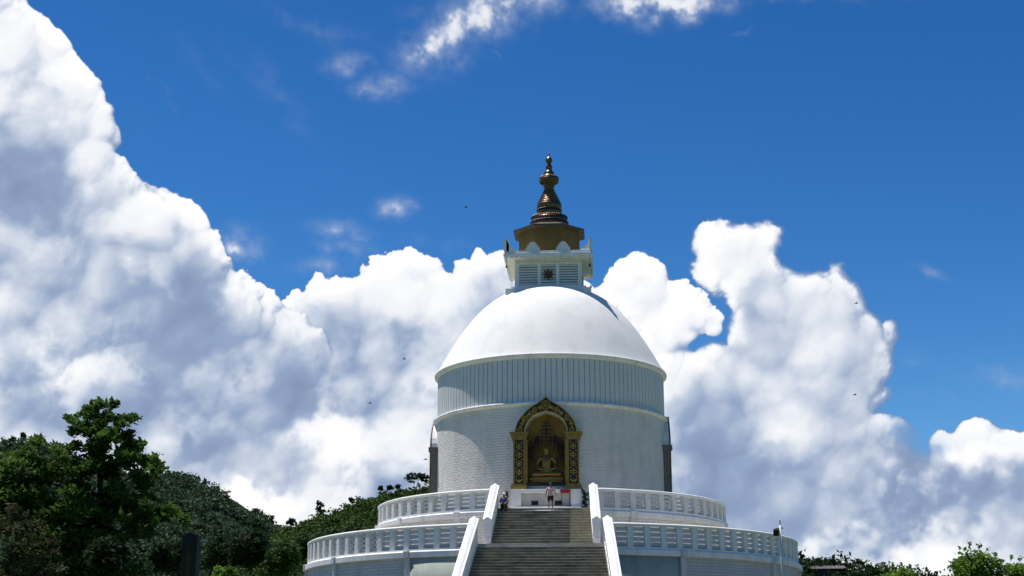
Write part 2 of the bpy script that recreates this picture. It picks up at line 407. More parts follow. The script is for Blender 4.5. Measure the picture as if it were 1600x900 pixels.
    def build(s, name, mat, parent=None, bevel=0, local=False):
        o = link(name, s.mesh(name), mat, parent, local)
        if bevel:
            m = o.modifiers.new('bevel', 'BEVEL'); m.width = bevel; m.segments = 2; m.limit_method = 'ANGLE'; m.angle_limit = R(40)
        return o

# ------------------------------------------------------------------ materials
def mat(name, col, rough=.8, var=.12, scale=1.5, bump=0, bscale=8, metal=0, spec=.3, stain=None, stain_amt=.0, stain_scale=(1, 1, .25), col2=None, brick=None, detail=6, trans=0, tone=False, band=None):
    m = bpy.data.materials.new(name); m.use_nodes = True
    nt = m.node_tree; N = nt.nodes; L = nt.links
    b = N['Principled BSDF']; b.inputs['Roughness'].default_value = rough; b.inputs['Metallic'].default_value = metal
    b.inputs['Specular IOR Level'].default_value = spec
    tc = N.new('ShaderNodeTexCoord')
    vec = tc.outputs['Object']
    def noise(sc_, det=6, v=vec, rg=.55):
        n = N.new('ShaderNodeTexNoise'); n.inputs['Scale'].default_value = sc_; n.inputs['Detail'].default_value = det; n.inputs['Roughness'].default_value = rg
        L.new(v, n.inputs['Vector']); return n.outputs[0]
    def ramp(v, p0, p1, c0=(0, 0, 0, 1), c1=(1, 1, 1, 1)):
        r = N.new('ShaderNodeValToRGB'); r.color_ramp.elements[0].position = p0; r.color_ramp.elements[1].position = p1
        r.color_ramp.elements[0].color = c0; r.color_ramp.elements[1].color = c1; L.new(v, r.inputs[0]); return r.outputs[0]
    def mix(f, a, c):
        x = N.new('ShaderNodeMix'); x.data_type = 'RGBA'
        if isinstance(f, float): x.inputs[0].default_value = f
        else: L.new(f, x.inputs[0])
        for i, q in ((6, a), (7, c)):
            if isinstance(q, tuple): x.inputs[i].default_value = q
            else: L.new(q, x.inputs[i])
        return x.outputs[2]
    c1 = tuple(min(1, c*(1+var)) for c in col)+(1,); c0 = tuple((c2*(1-var)) for c2 in (col2 or col))+(1,)
    out = ramp(noise(scale, detail), .3, .7, c0, c1)
    if tone:
        a = N.new('ShaderNodeAttribute'); a.attribute_name = 'tone'
        r = ramp(a.outputs['Fac'], 0.0, 1.0, tuple(c*.55 for c in col)+(1,), tuple(min(1, c*1.5) for c in (col2 or col))+(1,))
        out = mix(.6, out, r)
    if stain:
        mp = N.new('ShaderNodeMapping'); mp.inputs['Scale'].default_value = stain_scale; L.new(vec, mp.inputs[0])
        s1 = ramp(noise(1.3, 8, mp.outputs[0], .65), .48, .72)
        mm = N.new('ShaderNodeMath'); mm.operation = 'MULTIPLY'; mm.inputs[1].default_value = stain_amt; L.new(s1, mm.inputs[0])
        out = mix(mm.outputs[0], out, tuple(stain)+(1,))
    L.new(out, b.inputs['Base Color'])
    h = None
    if brick:
        uv = N.new('ShaderNodeMapping'); L.new(tc.outputs['UV'], uv.inputs[0])
        # wavy courses: the render coat follows rough brickwork
        nn = N.new('ShaderNodeTexNoise'); nn.inputs['Scale'].default_value = .9; nn.inputs['Detail'].default_value = 3; L.new(tc.outputs['UV'], nn.inputs['Vector'])
        sc_ = N.new('ShaderNodeVectorMath'); sc_.operation = 'MULTIPLY_ADD'; sc_.inputs[1].default_value = (.10, .10, 0); L.new(nn.outputs['Color'], sc_.inputs[0]); L.new(uv.outputs[0], sc_.inputs[2])
        bt = N.new('ShaderNodeTexBrick'); bt.inputs['Scale'].default_value = 1.0; bt.inputs['Brick Width'].default_value = brick[0]; bt.inputs['Row Height'].default_value = brick[1]
        bt.inputs['Mortar Size'].default_value = brick[2]; bt.inputs['Mortar Smooth'].default_value = .6; bt.inputs['Bias'].default_value = -.4
        bt.inputs['Color1'].default_value = (1, 1, 1, 1); bt.inputs['Color2'].default_value = (.55, .55, .55, 1); bt.inputs['Mortar'].default_value = (0, 0, 0, 1)
        L.new(sc_.outputs[0], bt.inputs['Vector'])
        ad = N.new('ShaderNodeMath'); ad.operation = 'MULTIPLY_ADD'; ad.inputs[1].default_value = .8; L.new(noise(bscale, 5), ad.inputs[0]); L.new(bt.outputs['Color'], ad.inputs[2])
        h = ad.outputs[0]
    elif bump: h = noise(bscale, 6)
    if h is not None and bump:
        bp = N.new('ShaderNodeBump'); bp.inputs['Strength'].default_value = 1.0; bp.inputs['Distance'].default_value = bump
        L.new(h, bp.inputs['Height']); L.new(bp.outputs[0], b.inputs['Normal'])
    if trans:
        t = N.new('ShaderNodeBsdfTranslucent'); L.new(out, t.inputs[0])
        ms = N.new('ShaderNodeMixShader'); ms.inputs[0].default_value = trans
        L.new(b.outputs[0], ms.inputs[1]); L.new(t.outputs[0], ms.inputs[2]); L.new(ms.outputs[0], N['Material Output'].inputs[0])
    return m
M = {}
M['plaster'] = mat('dome_plaster', (.79, .775, .75), .85, .04, .5, .004, 12, stain=(.50, .51, .52), stain_amt=.42, stain_scale=(.45, .45, .22))
M['paint'] = mat('white_paint', (.78, .76, .73), .75, .05, 2, .004, 14, stain=(.30, .30, .27), stain_amt=.45, stain_scale=(1.1, 1.1, .22))
M['cap'] = mat('rail_cap_paint', (.80, .79, .77), .7, .05, 2, .003, 14, stain=(.5, .5, .47), stain_amt=.2, stain_scale=(.9, .9, .9))
M['brick'] = mat('painted_brick', (.77, .73, .675), .85, .06, 1.1, .055, 7, stain=(.40, .40, .37), stain_amt=.45, stain_scale=(.6, .6, .12), brick=(.55, .19, .03))
M['brick2'] = mat('weathered_painted_brick', (.54, .55, .54), .85, .06, 1.1, .06, 7, stain=(.36, .38, .35), stain_amt=.45, stain_scale=(.5, .5, .15), brick=(.55, .19, .03))
M['algae'] = mat('algae_streaked_paint', (.36, .40, .36), .85, .10, .9, .006, 9, stain=(.22, .27, .22), stain_amt=.6, stain_scale=(1.0, 1.0, .14))
M['band'] = mat('ribbed_band_paint', (.64, .64, .63), .7, .04, 1, stain=(.5, .52, .54), stain_amt=.25, stain_scale=(1.5, 1.5, .08))
M['louvre'] = mat('louvre_paint', (.60, .63, .62), .6, .06, 3)
M['harmika'] = mat('harmika_paint', (.74, .75, .74), .75, .05, 2, stain=(.5, .52, .5), stain_amt=.35, stain_scale=(1.5, 1.5, .3))
M['soffit'] = mat('cream_soffit', (.78, .74, .63), .8, .05, 2)
M['lantern'] = mat('ochre_paint', (.18, .115, .036), .6, .12, 1.2, spec=.15, stain=(.10, .065, .03), stain_amt=.5, stain_scale=(.8, .8, .4))
M['eave'] = mat('dark_eave', (.10, .075, .05), .5, .15, 2)
M['gild'] = mat('weathered_gilding', (.15, .10, .055), .36, .22, 5, .006, 10, metal=.85, stain=(.10, .06, .035), stain_amt=.75, stain_scale=(1.3, 1.3, 1.3))
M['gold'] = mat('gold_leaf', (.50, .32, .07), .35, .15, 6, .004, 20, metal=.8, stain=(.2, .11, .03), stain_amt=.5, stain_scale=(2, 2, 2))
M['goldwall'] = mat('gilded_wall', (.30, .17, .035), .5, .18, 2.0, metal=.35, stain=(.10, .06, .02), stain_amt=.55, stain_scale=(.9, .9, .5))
M['statue'] = mat('statue_gold', (.26, .155, .038), .42, .2, 4, .004, 15, metal=.7, stain=(.10, .06, .02), stain_amt=.6, stain_scale=(1.6, 1.6, 1.6))
M['bronze'] = mat('dark_bronze', (.035, .025, .018), .5, .2, 5, metal=.3)
M['carve'] = mat('dark_carved_ground', (.022, .022, .018), .6, .25, 6, .01, 12)
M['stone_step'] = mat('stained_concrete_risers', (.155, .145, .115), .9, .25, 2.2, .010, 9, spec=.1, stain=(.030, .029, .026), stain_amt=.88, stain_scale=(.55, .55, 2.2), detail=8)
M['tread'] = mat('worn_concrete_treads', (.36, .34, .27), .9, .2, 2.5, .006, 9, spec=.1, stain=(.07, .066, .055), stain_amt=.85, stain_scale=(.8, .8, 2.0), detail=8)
M['floor'] = mat('terrace_concrete', (.46, .44, .40), .9, .12, .7, .004, 9, stain=(.25, .24, .22), stain_amt=.4, stain_scale=(.5, .5, .5))
M['red'] = mat('red_sign_paint', (.35, .015, .02), .5, .1, 4)
M['black'] = mat('black_metal', (.012, .012, .014), .5, .1, 4)
M['trim'] = mat('gilt_trim', (.30, .18, .045), .42, .2, 4, .004, 14, metal=.55, stain=(.12, .07, .025), stain_amt=.5, stain_scale=(1.6, 1.6, 1.6))
M['pillar'] = mat('brown_plaster', (.15, .14, .13), .8, .15, 2)
M['board'] = mat('shade_darkened_board_paint', (.56, .56, .54), .8, .08, 3, stain=(.3, .3, .28), stain_amt=.4, stain_scale=(1, 1, .6))  # base colour darkened to stand in for shade under the rail cap
M['louvre_gap'] = mat('louvre_shadow_paint', (.16, .18, .18), .8, .1, 3)
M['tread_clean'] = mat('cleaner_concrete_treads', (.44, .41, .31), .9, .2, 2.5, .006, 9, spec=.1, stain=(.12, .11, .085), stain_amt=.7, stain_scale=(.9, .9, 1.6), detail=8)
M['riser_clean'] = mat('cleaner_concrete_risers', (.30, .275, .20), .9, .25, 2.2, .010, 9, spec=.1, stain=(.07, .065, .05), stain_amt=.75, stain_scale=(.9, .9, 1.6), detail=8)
M['hollow'] = mat('dark_opening', (.02, .02, .02), .9, .1, 4)
M['pole'] = mat('galvanised_pole', (.58, .58, .58), .5, .12, 5, metal=.1)
M['mono'] = mat('dark_slate', (.036, .036, .038), .8, .25, 3, .02, 6)
M['moss'] = mat('yellow_moss', (.07, .062, .016), .95, .3, 4, .02, 10)
M['bark'] = mat('bark', (.045, .035, .026), .9, .25, 5, .02, 12)
M['grass'] = mat('rough_grass', (.055, .085, .022), .95, .30, .15, .05, 2, detail=10, spec=0)
M['path'] = mat('path_paving', (.14, .13, .12), .9, .12, 1.2, .005, 7)
LEAF = {}
def leafmat(name, c, c2, tr=.30): LEAF[name] = mat('leaf_'+name, c, .7, .25, .5, spec=.08, col2=c2, trans=tr, tone=True)
leafmat('silver_oak', (.032, .068, .015), (.068, .130, .022), .36)
leafmat('dry', (.024, .028, .011), (.044, .046, .018), .25)
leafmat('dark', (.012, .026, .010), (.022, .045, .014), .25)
leafmat('bright', (.075, .150, .022), (.135, .225, .035), .4)
leafmat('tea', (.028, .056, .015), (.056, .098, .022), .2)
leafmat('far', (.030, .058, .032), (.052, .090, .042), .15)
leafmat('purple', (.030, .016, .022), (.05, .026, .035), .2)

# ------------------------------------------------------------------ ground and hills
def ground_h(x, y):
    h = -1.6+max(0, min(1, (y+CAMD)/85.0))*5.5
    if y > 35: h -= (y-35)*.06
    a = abs(x)
    if a > 45: h -= (a-45)*.05
    return max(h, -14)
def build_ground():
    def axis(lo, hi, near0, near1, step):
        v = list(np.arange(near0, near1+.1, step)); 
        d = step
        while v[-1] < hi: d *= 1.35; v.append(v[-1]+d)
        d = step
        while v[0] > lo: d *= 1.35; v.insert(0, v[0]-d)
        return v
    xs = axis(-6000, 6000, -60, 60, 4); ys = axis(-3000, 7000, -130, 60, 4)
    vs = [(x, y, ground_h(x, y)+.25*mnoise.noise((x*.07, y*.07, 3))*(1 if abs(x) > 8 else 0)-.1) for y in ys for x in xs]
    n = len(xs); fs = [(j*n+i, j*n+i+1, (j+1)*n+i+1, (j+1)*n+i) for j in range(len(ys)-1) for i in range(n-1)]
    mb = MB(); mb.add(vs, fs, True)
    tag(mb.build('ground', M['grass']), kind='structure')
    mb = MB()
    ys2 = np.linspace(-118, -24.3, 50); vs = []
    for y in ys2:
        for x in (-4.5, 4.5): vs.append((x, y, ground_h(x, y)+.06))
    mb.add(vs, [(2*i, 2*i+1, 2*i+3, 2*i+2) for i in range(49)])
    tag(mb.build('path', M['path']), kind='structure')
    mb = MB().lathe([(18.0, 3.86), (18.0, 4.0), (24.5, 4.0), (24.6, 3.80)], 96)
    tag(mb.build('plaza', M['path']), kind='structure')
build_ground()

HILLS = {}
def hill(name, ridge, Yr, Yf, zf, back, matl, amp, nu=160, nv=50, bend=1.25, seed=0):
    """a real slope: ridge line at distance Yr falling to the foot Yf in front and again behind"""
    px = [p[0] for p in ridge]; py = [p[1] for p in ridge]
    us = np.linspace(px[0], px[-1], nu)
    def pos(u, v):
        q = at(u, float(np.interp(u, px, py)), Yr)
        if v <= 1:
            t = v; Y = Yf+(Yr-Yf)*t; z = zf+(q.z-zf)*t**bend
        else:
            t = v-1; Y = Yr+back*t; z = q.z+(zf-q.z)*t*t*(1.6-.6*t)
        x = CAMX+(q.x-CAMX)*((Y+CAMD)/(Yr+CAMD))**.5
        edge = min(1, max(0, v)*4)*min(1, abs(v-1)*5+.12)
        z += amp*edge*(mnoise.fractal((x/(amp*9), Y/(amp*9), seed), 1, 2, 5)-.25)
        return x, Y, z
    vv = list(np.linspace(0, 1, nv))+list(np.linspace(1, 2, nv//2)[1:])
    vs = [pos(u, v) for v in vv for u in us]
    fs = [(j*nu+i, j*nu+i+1, (j+1)*nu+i+1, (j+1)*nu+i) for j in range(len(vv)-1) for i in range(nu-1)]
    mb = MB(); mb.add(vs, fs, True)
    tag(mb.build(name, matl), kind='structure')
    HILLS[name] = (pos, px[0], px[-1])
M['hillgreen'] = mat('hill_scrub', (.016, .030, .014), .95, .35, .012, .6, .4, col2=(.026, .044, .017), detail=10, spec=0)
M['hillfar'] = mat('far_hill_scrub', (.014, .028, .016), .95, .35, .010, 1.0, .2, col2=(.028, .045, .022), detail=10, spec=0)  # albedo lowered to stand in for cloud shade over the hill
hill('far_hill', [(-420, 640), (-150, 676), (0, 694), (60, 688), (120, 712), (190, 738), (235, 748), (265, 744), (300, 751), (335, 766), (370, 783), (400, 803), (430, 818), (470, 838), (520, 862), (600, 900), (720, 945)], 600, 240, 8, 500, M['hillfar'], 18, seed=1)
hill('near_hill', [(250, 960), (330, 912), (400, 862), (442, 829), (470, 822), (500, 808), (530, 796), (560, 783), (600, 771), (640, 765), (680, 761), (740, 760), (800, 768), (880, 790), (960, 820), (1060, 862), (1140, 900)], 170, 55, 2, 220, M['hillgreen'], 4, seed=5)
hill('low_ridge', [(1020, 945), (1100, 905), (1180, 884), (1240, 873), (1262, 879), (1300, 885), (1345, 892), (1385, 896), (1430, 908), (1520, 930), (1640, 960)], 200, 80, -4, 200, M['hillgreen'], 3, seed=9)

# ------------------------------------------------------------------ vegetation
def leaf_mesh(C, size, rng, flat=.45, jitter=.35, tone=None, long=1.5):
    n = len(C); C = np.asarray(C, np.float32)
    nrm = rng.normal(0, 1, (n, 3)); nrm[:, 2] = np.abs(nrm[:, 2])*flat*2+flat
    nrm /= np.linalg.norm(nrm, axis=1)[:, None]
    a = rng.normal(0, 1, (n, 3)); t = np.cross(nrm, a); t /= np.linalg.norm(t, axis=1)[:, None]; b = np.cross(nrm, t)
    s = (size*(1+jitter*rng.normal(0, 1, n)).clip(.4, 2))[:, None]
    P = np.stack([C-t*s*.5*long, C+b*s*.36-nrm*s*.08, C+t*s*.5*long-nrm*s*.12, C-b*s*.36-nrm*s*.08], 1).reshape(-1, 3)
    me = bpy.data.meshes.new('crown'); me.vertices.add(4*n); me.vertices.foreach_set('co', P.astype(np.float32).ravel())
    me.loops.add(4*n); me.loops.foreach_set('vertex_index', np.arange(4*n, dtype=np.int32))
    me.polygons.add(n); me.polygons.foreach_set('loop_start', np.arange(0, 4*n, 4, dtype=np.int32)); me.polygons.foreach_set('loop_total', np.full(n, 4, np.int32))
    at_ = me.attributes.new('tone', 'FLOAT', 'FACE')
    tn = rng.random(n) if tone is None else np.clip(tone+rng.normal(0, .16, n), 0, 1)
    at_.data.foreach_set('value', tn.astype(np.float32))
    me.update(); me.validate(); return me
def clump_points(cl, dens, rng):
    """leaf positions near the shell of many overlapping clumps; (x, y, z, rx, ry, rz)"""
    out = []; tn = []
    for x, y, z, a, b, c in cl:
        n = max(12, int(dens*(a*b*c)**(2/3)))
        d = rng.normal(0, 1, (n, 3)); d /= np.linalg.norm(d, axis=1)[:, None]
        r = rng.random(n)**.45*(1+.18*rng.normal(0, 1, n))
        out.append(np.array([x, y, z])+d*r[:, None]*np.array([a, b, c])); tn.append(np.full(n, rng.random()))
    return np.concatenate(out), np.concatenate(tn)
def limb_path(p, q, rng, sag=.12, n=6):
    p, q = Vector(p), Vector(q); L_ = (q-p).length
    o = Vector(rng.normal(0, 1, 3))*L_*.07
    return [p.lerp(q, t)+o*math.sin(math.pi*t)-Vector((0, 0, sag*L_*math.sin(math.pi*t))) for t in np.linspace(0, 1, n)]
def tree(name, label, cat, base, clumps, leaf, lm, dens, group=None, seed=0, trunk_r=.2, trunk_top=None, limbs=14, flat=.45, kind=None):
    rng = np.random.default_rng(seed)
    base = Vector(base); t = thing(name, label, cat, base, 0, group)
    if kind: t['kind'] = kind
    C = np.array([c[:3] for c in clumps]); top = Vector(trunk_top) if trunk_top is not None else Vector((C[:, 0].mean(), C[:, 1].mean(), base.z+(C[:, 2].max()-base.z)*.72))
    mb = MB(); pth = limb_path(base-Vector((0, 0, .3)), top, rng, 0, 9)
    mb.tube(pth, [trunk_r*(1.25 if i == 0 else 1)*(1-.78*i/8) for i in range(9)], 9)
    idx = rng.permutation(len(clumps))[:limbs]
    for i in idx:
        c = Vector(clumps[i][:3]); best = min(range(2, 9), key=lambda k: abs(pth[k].z-(c.z-.35*(c-pth[k]).xy.length)))
        r0 = trunk_r*(1-.78*best/8)*.6
        mb.tube(limb_path(pth[best], c, rng, .08), [r0*(1-.8*k/5) for k in range(6)], 6)
    mb.build('trunk', M['bark'], t)
    P, tn = clump_points(clumps, dens, rng)
    link('crown', leaf_mesh(P, leaf, rng, flat, tone=tn), LEAF[lm], t)
    return t
def px_clumps(lst, Y, rng, depth=.8, squash=.7, sub=5):
    """clumps laid out from sizes read in the photograph, given real depth around Y"""
    out = []
    for x, y, r in lst:
        for _ in range(sub):
            yy = Y+rng.normal(0, depth)
            a = rng.random()*6.28; q = r*rng.random()**.5*.72
            c = at(x+q*math.cos(a), y+q*math.sin(a)*.8, yy); k = (yy+CAMD)/CAMF
            s = r*k*(.38+.25*rng.random())
            out.append((c.x, c.y, c.z, s*1.15, s*1.15, s*squash))
    return out
def round_crown(c, rx, rz, n, rng, s=.34):
    out = []
    for _ in range(n):
        d = rng.normal(0, 1, 3); d /= np.linalg.norm(d); q = rng.random()**.4*.8
        k = s*(.7+.6*rng.random())
        out.append((c[0]+d[0]*rx*q, c[1]+d[1]*rx*q, c[2]+d[2]*rz*q, rx*k, rx*k, rz*k*.85))
    return out
rng = np.random.default_rng(5)
# the big tree on the left
BIG = [(152, 632, 15), (138, 645, 16), (165, 650, 15), (178, 632, 9), (112, 652, 12), (125, 668, 22), (190, 655, 16), (208, 652, 12), (160, 675, 26), (195, 690, 22), (214, 694, 14), (150, 702, 26), (118, 694, 12),
       (60, 690, 16), (95, 706, 22), (130, 722, 28), (45, 716, 26), (15, 724, 26), (180, 726, 26), (215, 716, 14), (235, 722, 20), (252, 730, 12), (205, 706, 20), (225, 742, 20), (70, 742, 32), (120, 752, 34), (175, 752, 22), (20, 762, 36), (220, 755, 16), (185, 778, 22), (232, 778, 14),
       (70, 786, 36), (120, 796, 34), (170, 800, 26), (205, 806, 24), (240, 806, 18), (262, 800, 18), (215, 790, 24), (288, 810, 11), (20, 812, 40), (80, 834, 42), (140, 838, 40), (190, 842, 30), (225, 832, 16), (-40, 760, 40), (-60, 820, 50), (-30, 712, 26), (120, 880, 50), (60, 890, 50), (185, 890, 40)]
b = at(140, 900, -50)
tree('broadleaf_tree', 'tall dark green broadleaf tree with a raised top, left of the terraces', 'tree', (b.x, -50, ground_h(b.x, -50)), px_clumps(BIG, -50, rng, 1.1, .66, 10), .17, 'silver_oak', 620, seed=1, trunk_r=.24, trunk_top=at(150, 665, -50), limbs=44)
b = at(20, 900, -62)
tree('olive_brown_shrub', 'tall olive brown shrub with fine dry leaves in front of the big broadleaf tree', 'shrub', (b.x, -62, ground_h(b.x, -62)), px_clumps([(20, 800, 22), (0, 830, 32), (45, 835, 30), (75, 860, 26), (30, 870, 40), (-30, 850, 40), (70, 900, 34), (10, 910, 40)], -62, rng, .8, .8, 7), .12, 'dry', 520, seed=2, trunk_r=.09, limbs=20)
for i, (x, y, r, Y, lm, nm, lb) in enumerate([
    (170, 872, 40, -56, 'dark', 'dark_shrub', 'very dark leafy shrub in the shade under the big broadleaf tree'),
    (395, 862, 42, 25, 'dark', 'dark_round_tree', 'dark round-crowned tree right of the bushy tree, below the dip between two hills'),
    (345, 868, 34, 40, 'dark', 'dark_bushy_tree', 'dark bushy tree just right of the stone pillar at the foot of the far hill'),
    (440, 872, 34, 22, 'tea', 'green_bushy_tree', 'mid green bushy tree beside the left end of the lower terrace'),
    (478, 856, 26, 48, 'dark', 'dark_tree', 'dark tree peeping out behind the left end of the lower balustrade'),
    (350, 902, 22, 10, 'bright', 'bright_shrub', 'yellow green shrub low in front of the dark trees beside the stone pillar'),
    (262, 872, 34, 20, 'dark', 'shaded_tree', 'dark tree between the big broadleaf tree and the stone pillar')]):
    c = at(x, y, Y); k = (Y+CAMD)/CAMF
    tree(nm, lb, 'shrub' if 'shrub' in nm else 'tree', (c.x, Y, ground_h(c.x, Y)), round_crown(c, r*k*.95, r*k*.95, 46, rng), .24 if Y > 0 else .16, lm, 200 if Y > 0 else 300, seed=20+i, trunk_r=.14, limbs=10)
# bushes on the right
for i, (x, y, rx, rz, lb) in enumerate([(1527, 896, 48, 38, 'large bright green bush with a lit rounded top near the right edge'), (1592, 910, 36, 34, 'bright green bush at the right edge beside the largest bush'), (1404, 913, 38, 29, 'low bright green bush top between the dark ridge trees and the largest bush')]):
    Y = -55+i*3; c = at(x, y, Y); k = (Y+CAMD)/CAMF
    tree('green_bush', lb, 'bush', (c.x, Y, ground_h(c.x, Y)), round_crown(c, rx*k, rz*k, 110, rng, .26)+[(c.x+dx*k, Y, c.z+rz*k*dz, .09, .09, .16) for dx, dz in ((-8, 1.05), (6, 1.1), (18, .95), (-24, .9), (30, .8))], .10, 'bright', 800, group='bright green bushes at the right', seed=60+i, trunk_r=.08, limbs=24)
# single trees along the hill tops, each one its own
def ridge_tree(x, y, r, Y, lm, lb, name, group, shape='round', leaf=.6, seed=0):
    """y is the pixel row of the crown centre"""
    rg = np.random.default_rng(seed); k = (Y+CAMD)/CAMF; c = at(x, y, Y)
    if shape == 'flat':
        cl = [(c.x+dx*r*k, Y+rg.normal(0, .4)*r*k, c.z+dz*r*k, r*k*.34, r*k*.34, r*k*.13) for dx, dz in [(-.75, .0), (-.45, .22), (-.1, .34), (.25, .38), (.55, .26), (.85, .1), (-.55, -.12), (.05, .12), (.5, -.02), (.75, -.15), (-.25, .05), (.3, .15)]]
    elif shape == 'tall':
        cl = [(c.x+rg.normal(0, .18)*r*k, Y+rg.normal(0, .2)*r*k, c.z+dz*r*k, r*k*.34*(1.2-abs(dz)*.5), r*k*.34, r*k*.26) for dz in np.linspace(-1.1, 1.0, 12)]
    else: cl = round_crown(c, r*k, r*k*.85, 16, rg, .36)
    bz = c.z-r*k*(1.5 if shape != 'flat' else 1.1)-1.0
    tree(name, lb, 'tree', (c.x, Y, bz), cl, leaf, lm, 30/leaf**2*.55, group=group, seed=seed, trunk_r=max(.16, r*k*.05), limbs=8)
ridge_tree(652, 748, 20, 170, 'dark', 'umbrella-shaped tree with a flat open crown on the near hill beside the drum', 'flat_topped_tree', None, 'flat', .5, 101)
ridge_tree(500, 798, 13, 172, 'dark', 'tall dark narrow tree standing up from the slope of the near hill', 'tall_dark_tree', None, 'tall', .5, 102)
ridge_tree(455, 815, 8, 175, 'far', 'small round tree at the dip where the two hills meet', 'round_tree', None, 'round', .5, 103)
for i, (x, y, r, lb) in enumerate([(595, 763, 4.5, 'small low tree on the near hill, leftmost of the three beside the umbrella tree'), (609, 762, 5, 'small leaning tree on the near hill, middle one of the three beside the umbrella tree'), (621, 760, 4, 'small upright tree on the near hill, nearest to the umbrella tree'), (549, 782, 5, 'small dark tree alone on the crest halfway down the near hill'), (475, 818, 4.5, 'small tree on the near hill between the round tree and the tall dark tree')]):
    ridge_tree(x, y, r, 170, 'dark', lb, 'hilltop_tree', 'small trees on the near hill crest', 'round', .42, 110+i)
for i, (x, y) in enumerate([(20, 686), (36, 682), (8, 690), (262, 741), (270, 743), (279, 742), (288, 744), (297, 748), (309, 749), (320, 754), (400, 799), (408, 805), (416, 808), (424, 812)]):
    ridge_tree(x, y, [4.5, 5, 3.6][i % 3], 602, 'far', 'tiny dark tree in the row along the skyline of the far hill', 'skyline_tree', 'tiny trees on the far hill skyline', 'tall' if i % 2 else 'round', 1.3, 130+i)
RT = [(1251, 872, 9, 'tall', 'dark layered tree touching the right end of the lower terrace'), (1261, 877, 4.5, 'round', 'small dark tree on the low ridge, first one right of the layered tree'), (1277, 877, 5.5, 'round', 'dark round tree on the low ridge just left of the pale house roof'), (1289, 878, 4.5, 'tall', 'narrow dark tree on the low ridge behind the pale house roof'), (1326, 885, 8, 'round', 'bulky dark tree on the low ridge, left of the tallest one there'), (1341, 880, 8.5, 'flat', 'tallest dark tree on the low ridge, with a broad flat head'), (1356, 889, 6, 'round', 'dark tree on the low ridge just right of the flat-headed one'), (1370, 892, 5, 'round', 'last small dark tree on the low ridge before the bright bushes'), (1310, 889, 5, 'round', 'low dark tree on the low ridge just right of the pale house roof')]
for i, (x, y, r, sh, lb) in enumerate(RT):
    ridge_tree(x, y, r, 198, 'dark' if i % 3 else 'purple', lb, 'ridge_tree', 'dark trees on the low ridge', sh, .5, 160+i)
# forest cover: crowns nobody could count
def forest(name, hillname, n, r0, r1, leaf, lm, per, seed, vlo=.12, vhi=.995, mask=None):
    rg = np.random.default_rng(seed); pos, u0, u1 = HILLS[hillname]
    P = []; T = []
    for _ in range(n):
        u = u0+(u1-u0)*rg.random(); v = vlo+(vhi-vlo)*rg.random()**.8
        x, y, z = pos(u, v)
        if mask and not mask(x, y, z, rg): continue
        r = r0*(r1/r0)**(rg.random()**1.6)
        d = rg.normal(0, 1, (per, 3)); d[:, 2] = np.abs(d[:, 2]); d /= np.linalg.norm(d, axis=1)[:, None]
        q = (.55+.5*rg.random(per))[:, None]
        P.append(np.array([x, y, z])+d*q*np.array([r, r, r*1.05])+np.array([0, 0, r*.25])); T.append(np.full(per, rg.random()))
    link_ = link(name, leaf_mesh(np.concatenate(P), leaf, rg, .5, tone=np.concatenate(T)), LEAF[lm])
    tag(link_, kind='stuff'); return link_
def patchy(s, th):
    return lambda x, y, z, rg: mnoise.noise((x/s, y/s, 7.7)) > th+.35*(rg.random()-.5)
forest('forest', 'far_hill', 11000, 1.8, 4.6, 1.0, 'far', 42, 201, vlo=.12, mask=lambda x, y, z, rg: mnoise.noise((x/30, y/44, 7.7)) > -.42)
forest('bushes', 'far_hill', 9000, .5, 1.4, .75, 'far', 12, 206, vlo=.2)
forest('hill_scrub', 'near_hill', 15000, .5, 1.6, .42, 'tea', 24, 202)
forest('hill_wood', 'near_hill', 900, 1.8, 3.6, .7, 'dark', 60, 203, vhi=.75, mask=patchy(14, .0))
forest('ridge_wood', 'low_ridge', 1500, 1.2, 3.0, .6, 'dark', 40, 204, vlo=.3)

# ------------------------------------------------------------------ the stupa
def arcpt(r, a, z): return (r*math.sin(a), -r*math.cos(a), z)
OUT = [(2.2, 0), (2.16, .4), (2.02, .8), (1.82, 1.1), (1.55, 1.42), (1.25, 1.72), (.9, 1.97), (.55, 2.18), (.25, 2.38), (0, 2.62)]
INN = [(1.47, 0), (1.45, .3), (1.35, .62), (1.15, .95), (.88, 1.19), (.62, 1.32), (.40, 1.40), (.2, 1.45), (.09, 1.48), (0, 1.5)]
def full_arch(h, z0, dz=0, s=1.0):
    left = [(-x*s, z0+z+dz) for x, z in h]; return left+[(x*s, z0+z+dz) for x, z in reversed(h[:-1])]
ZS = 16.5                                      # spring of the niche arches
FZ = 13.05                                     # niche floor
stupa = thing('stupa', 'great white domed stupa with a ribbed band, a square crown and a gilded spire', 'stupa', (0, 0, 10.75))
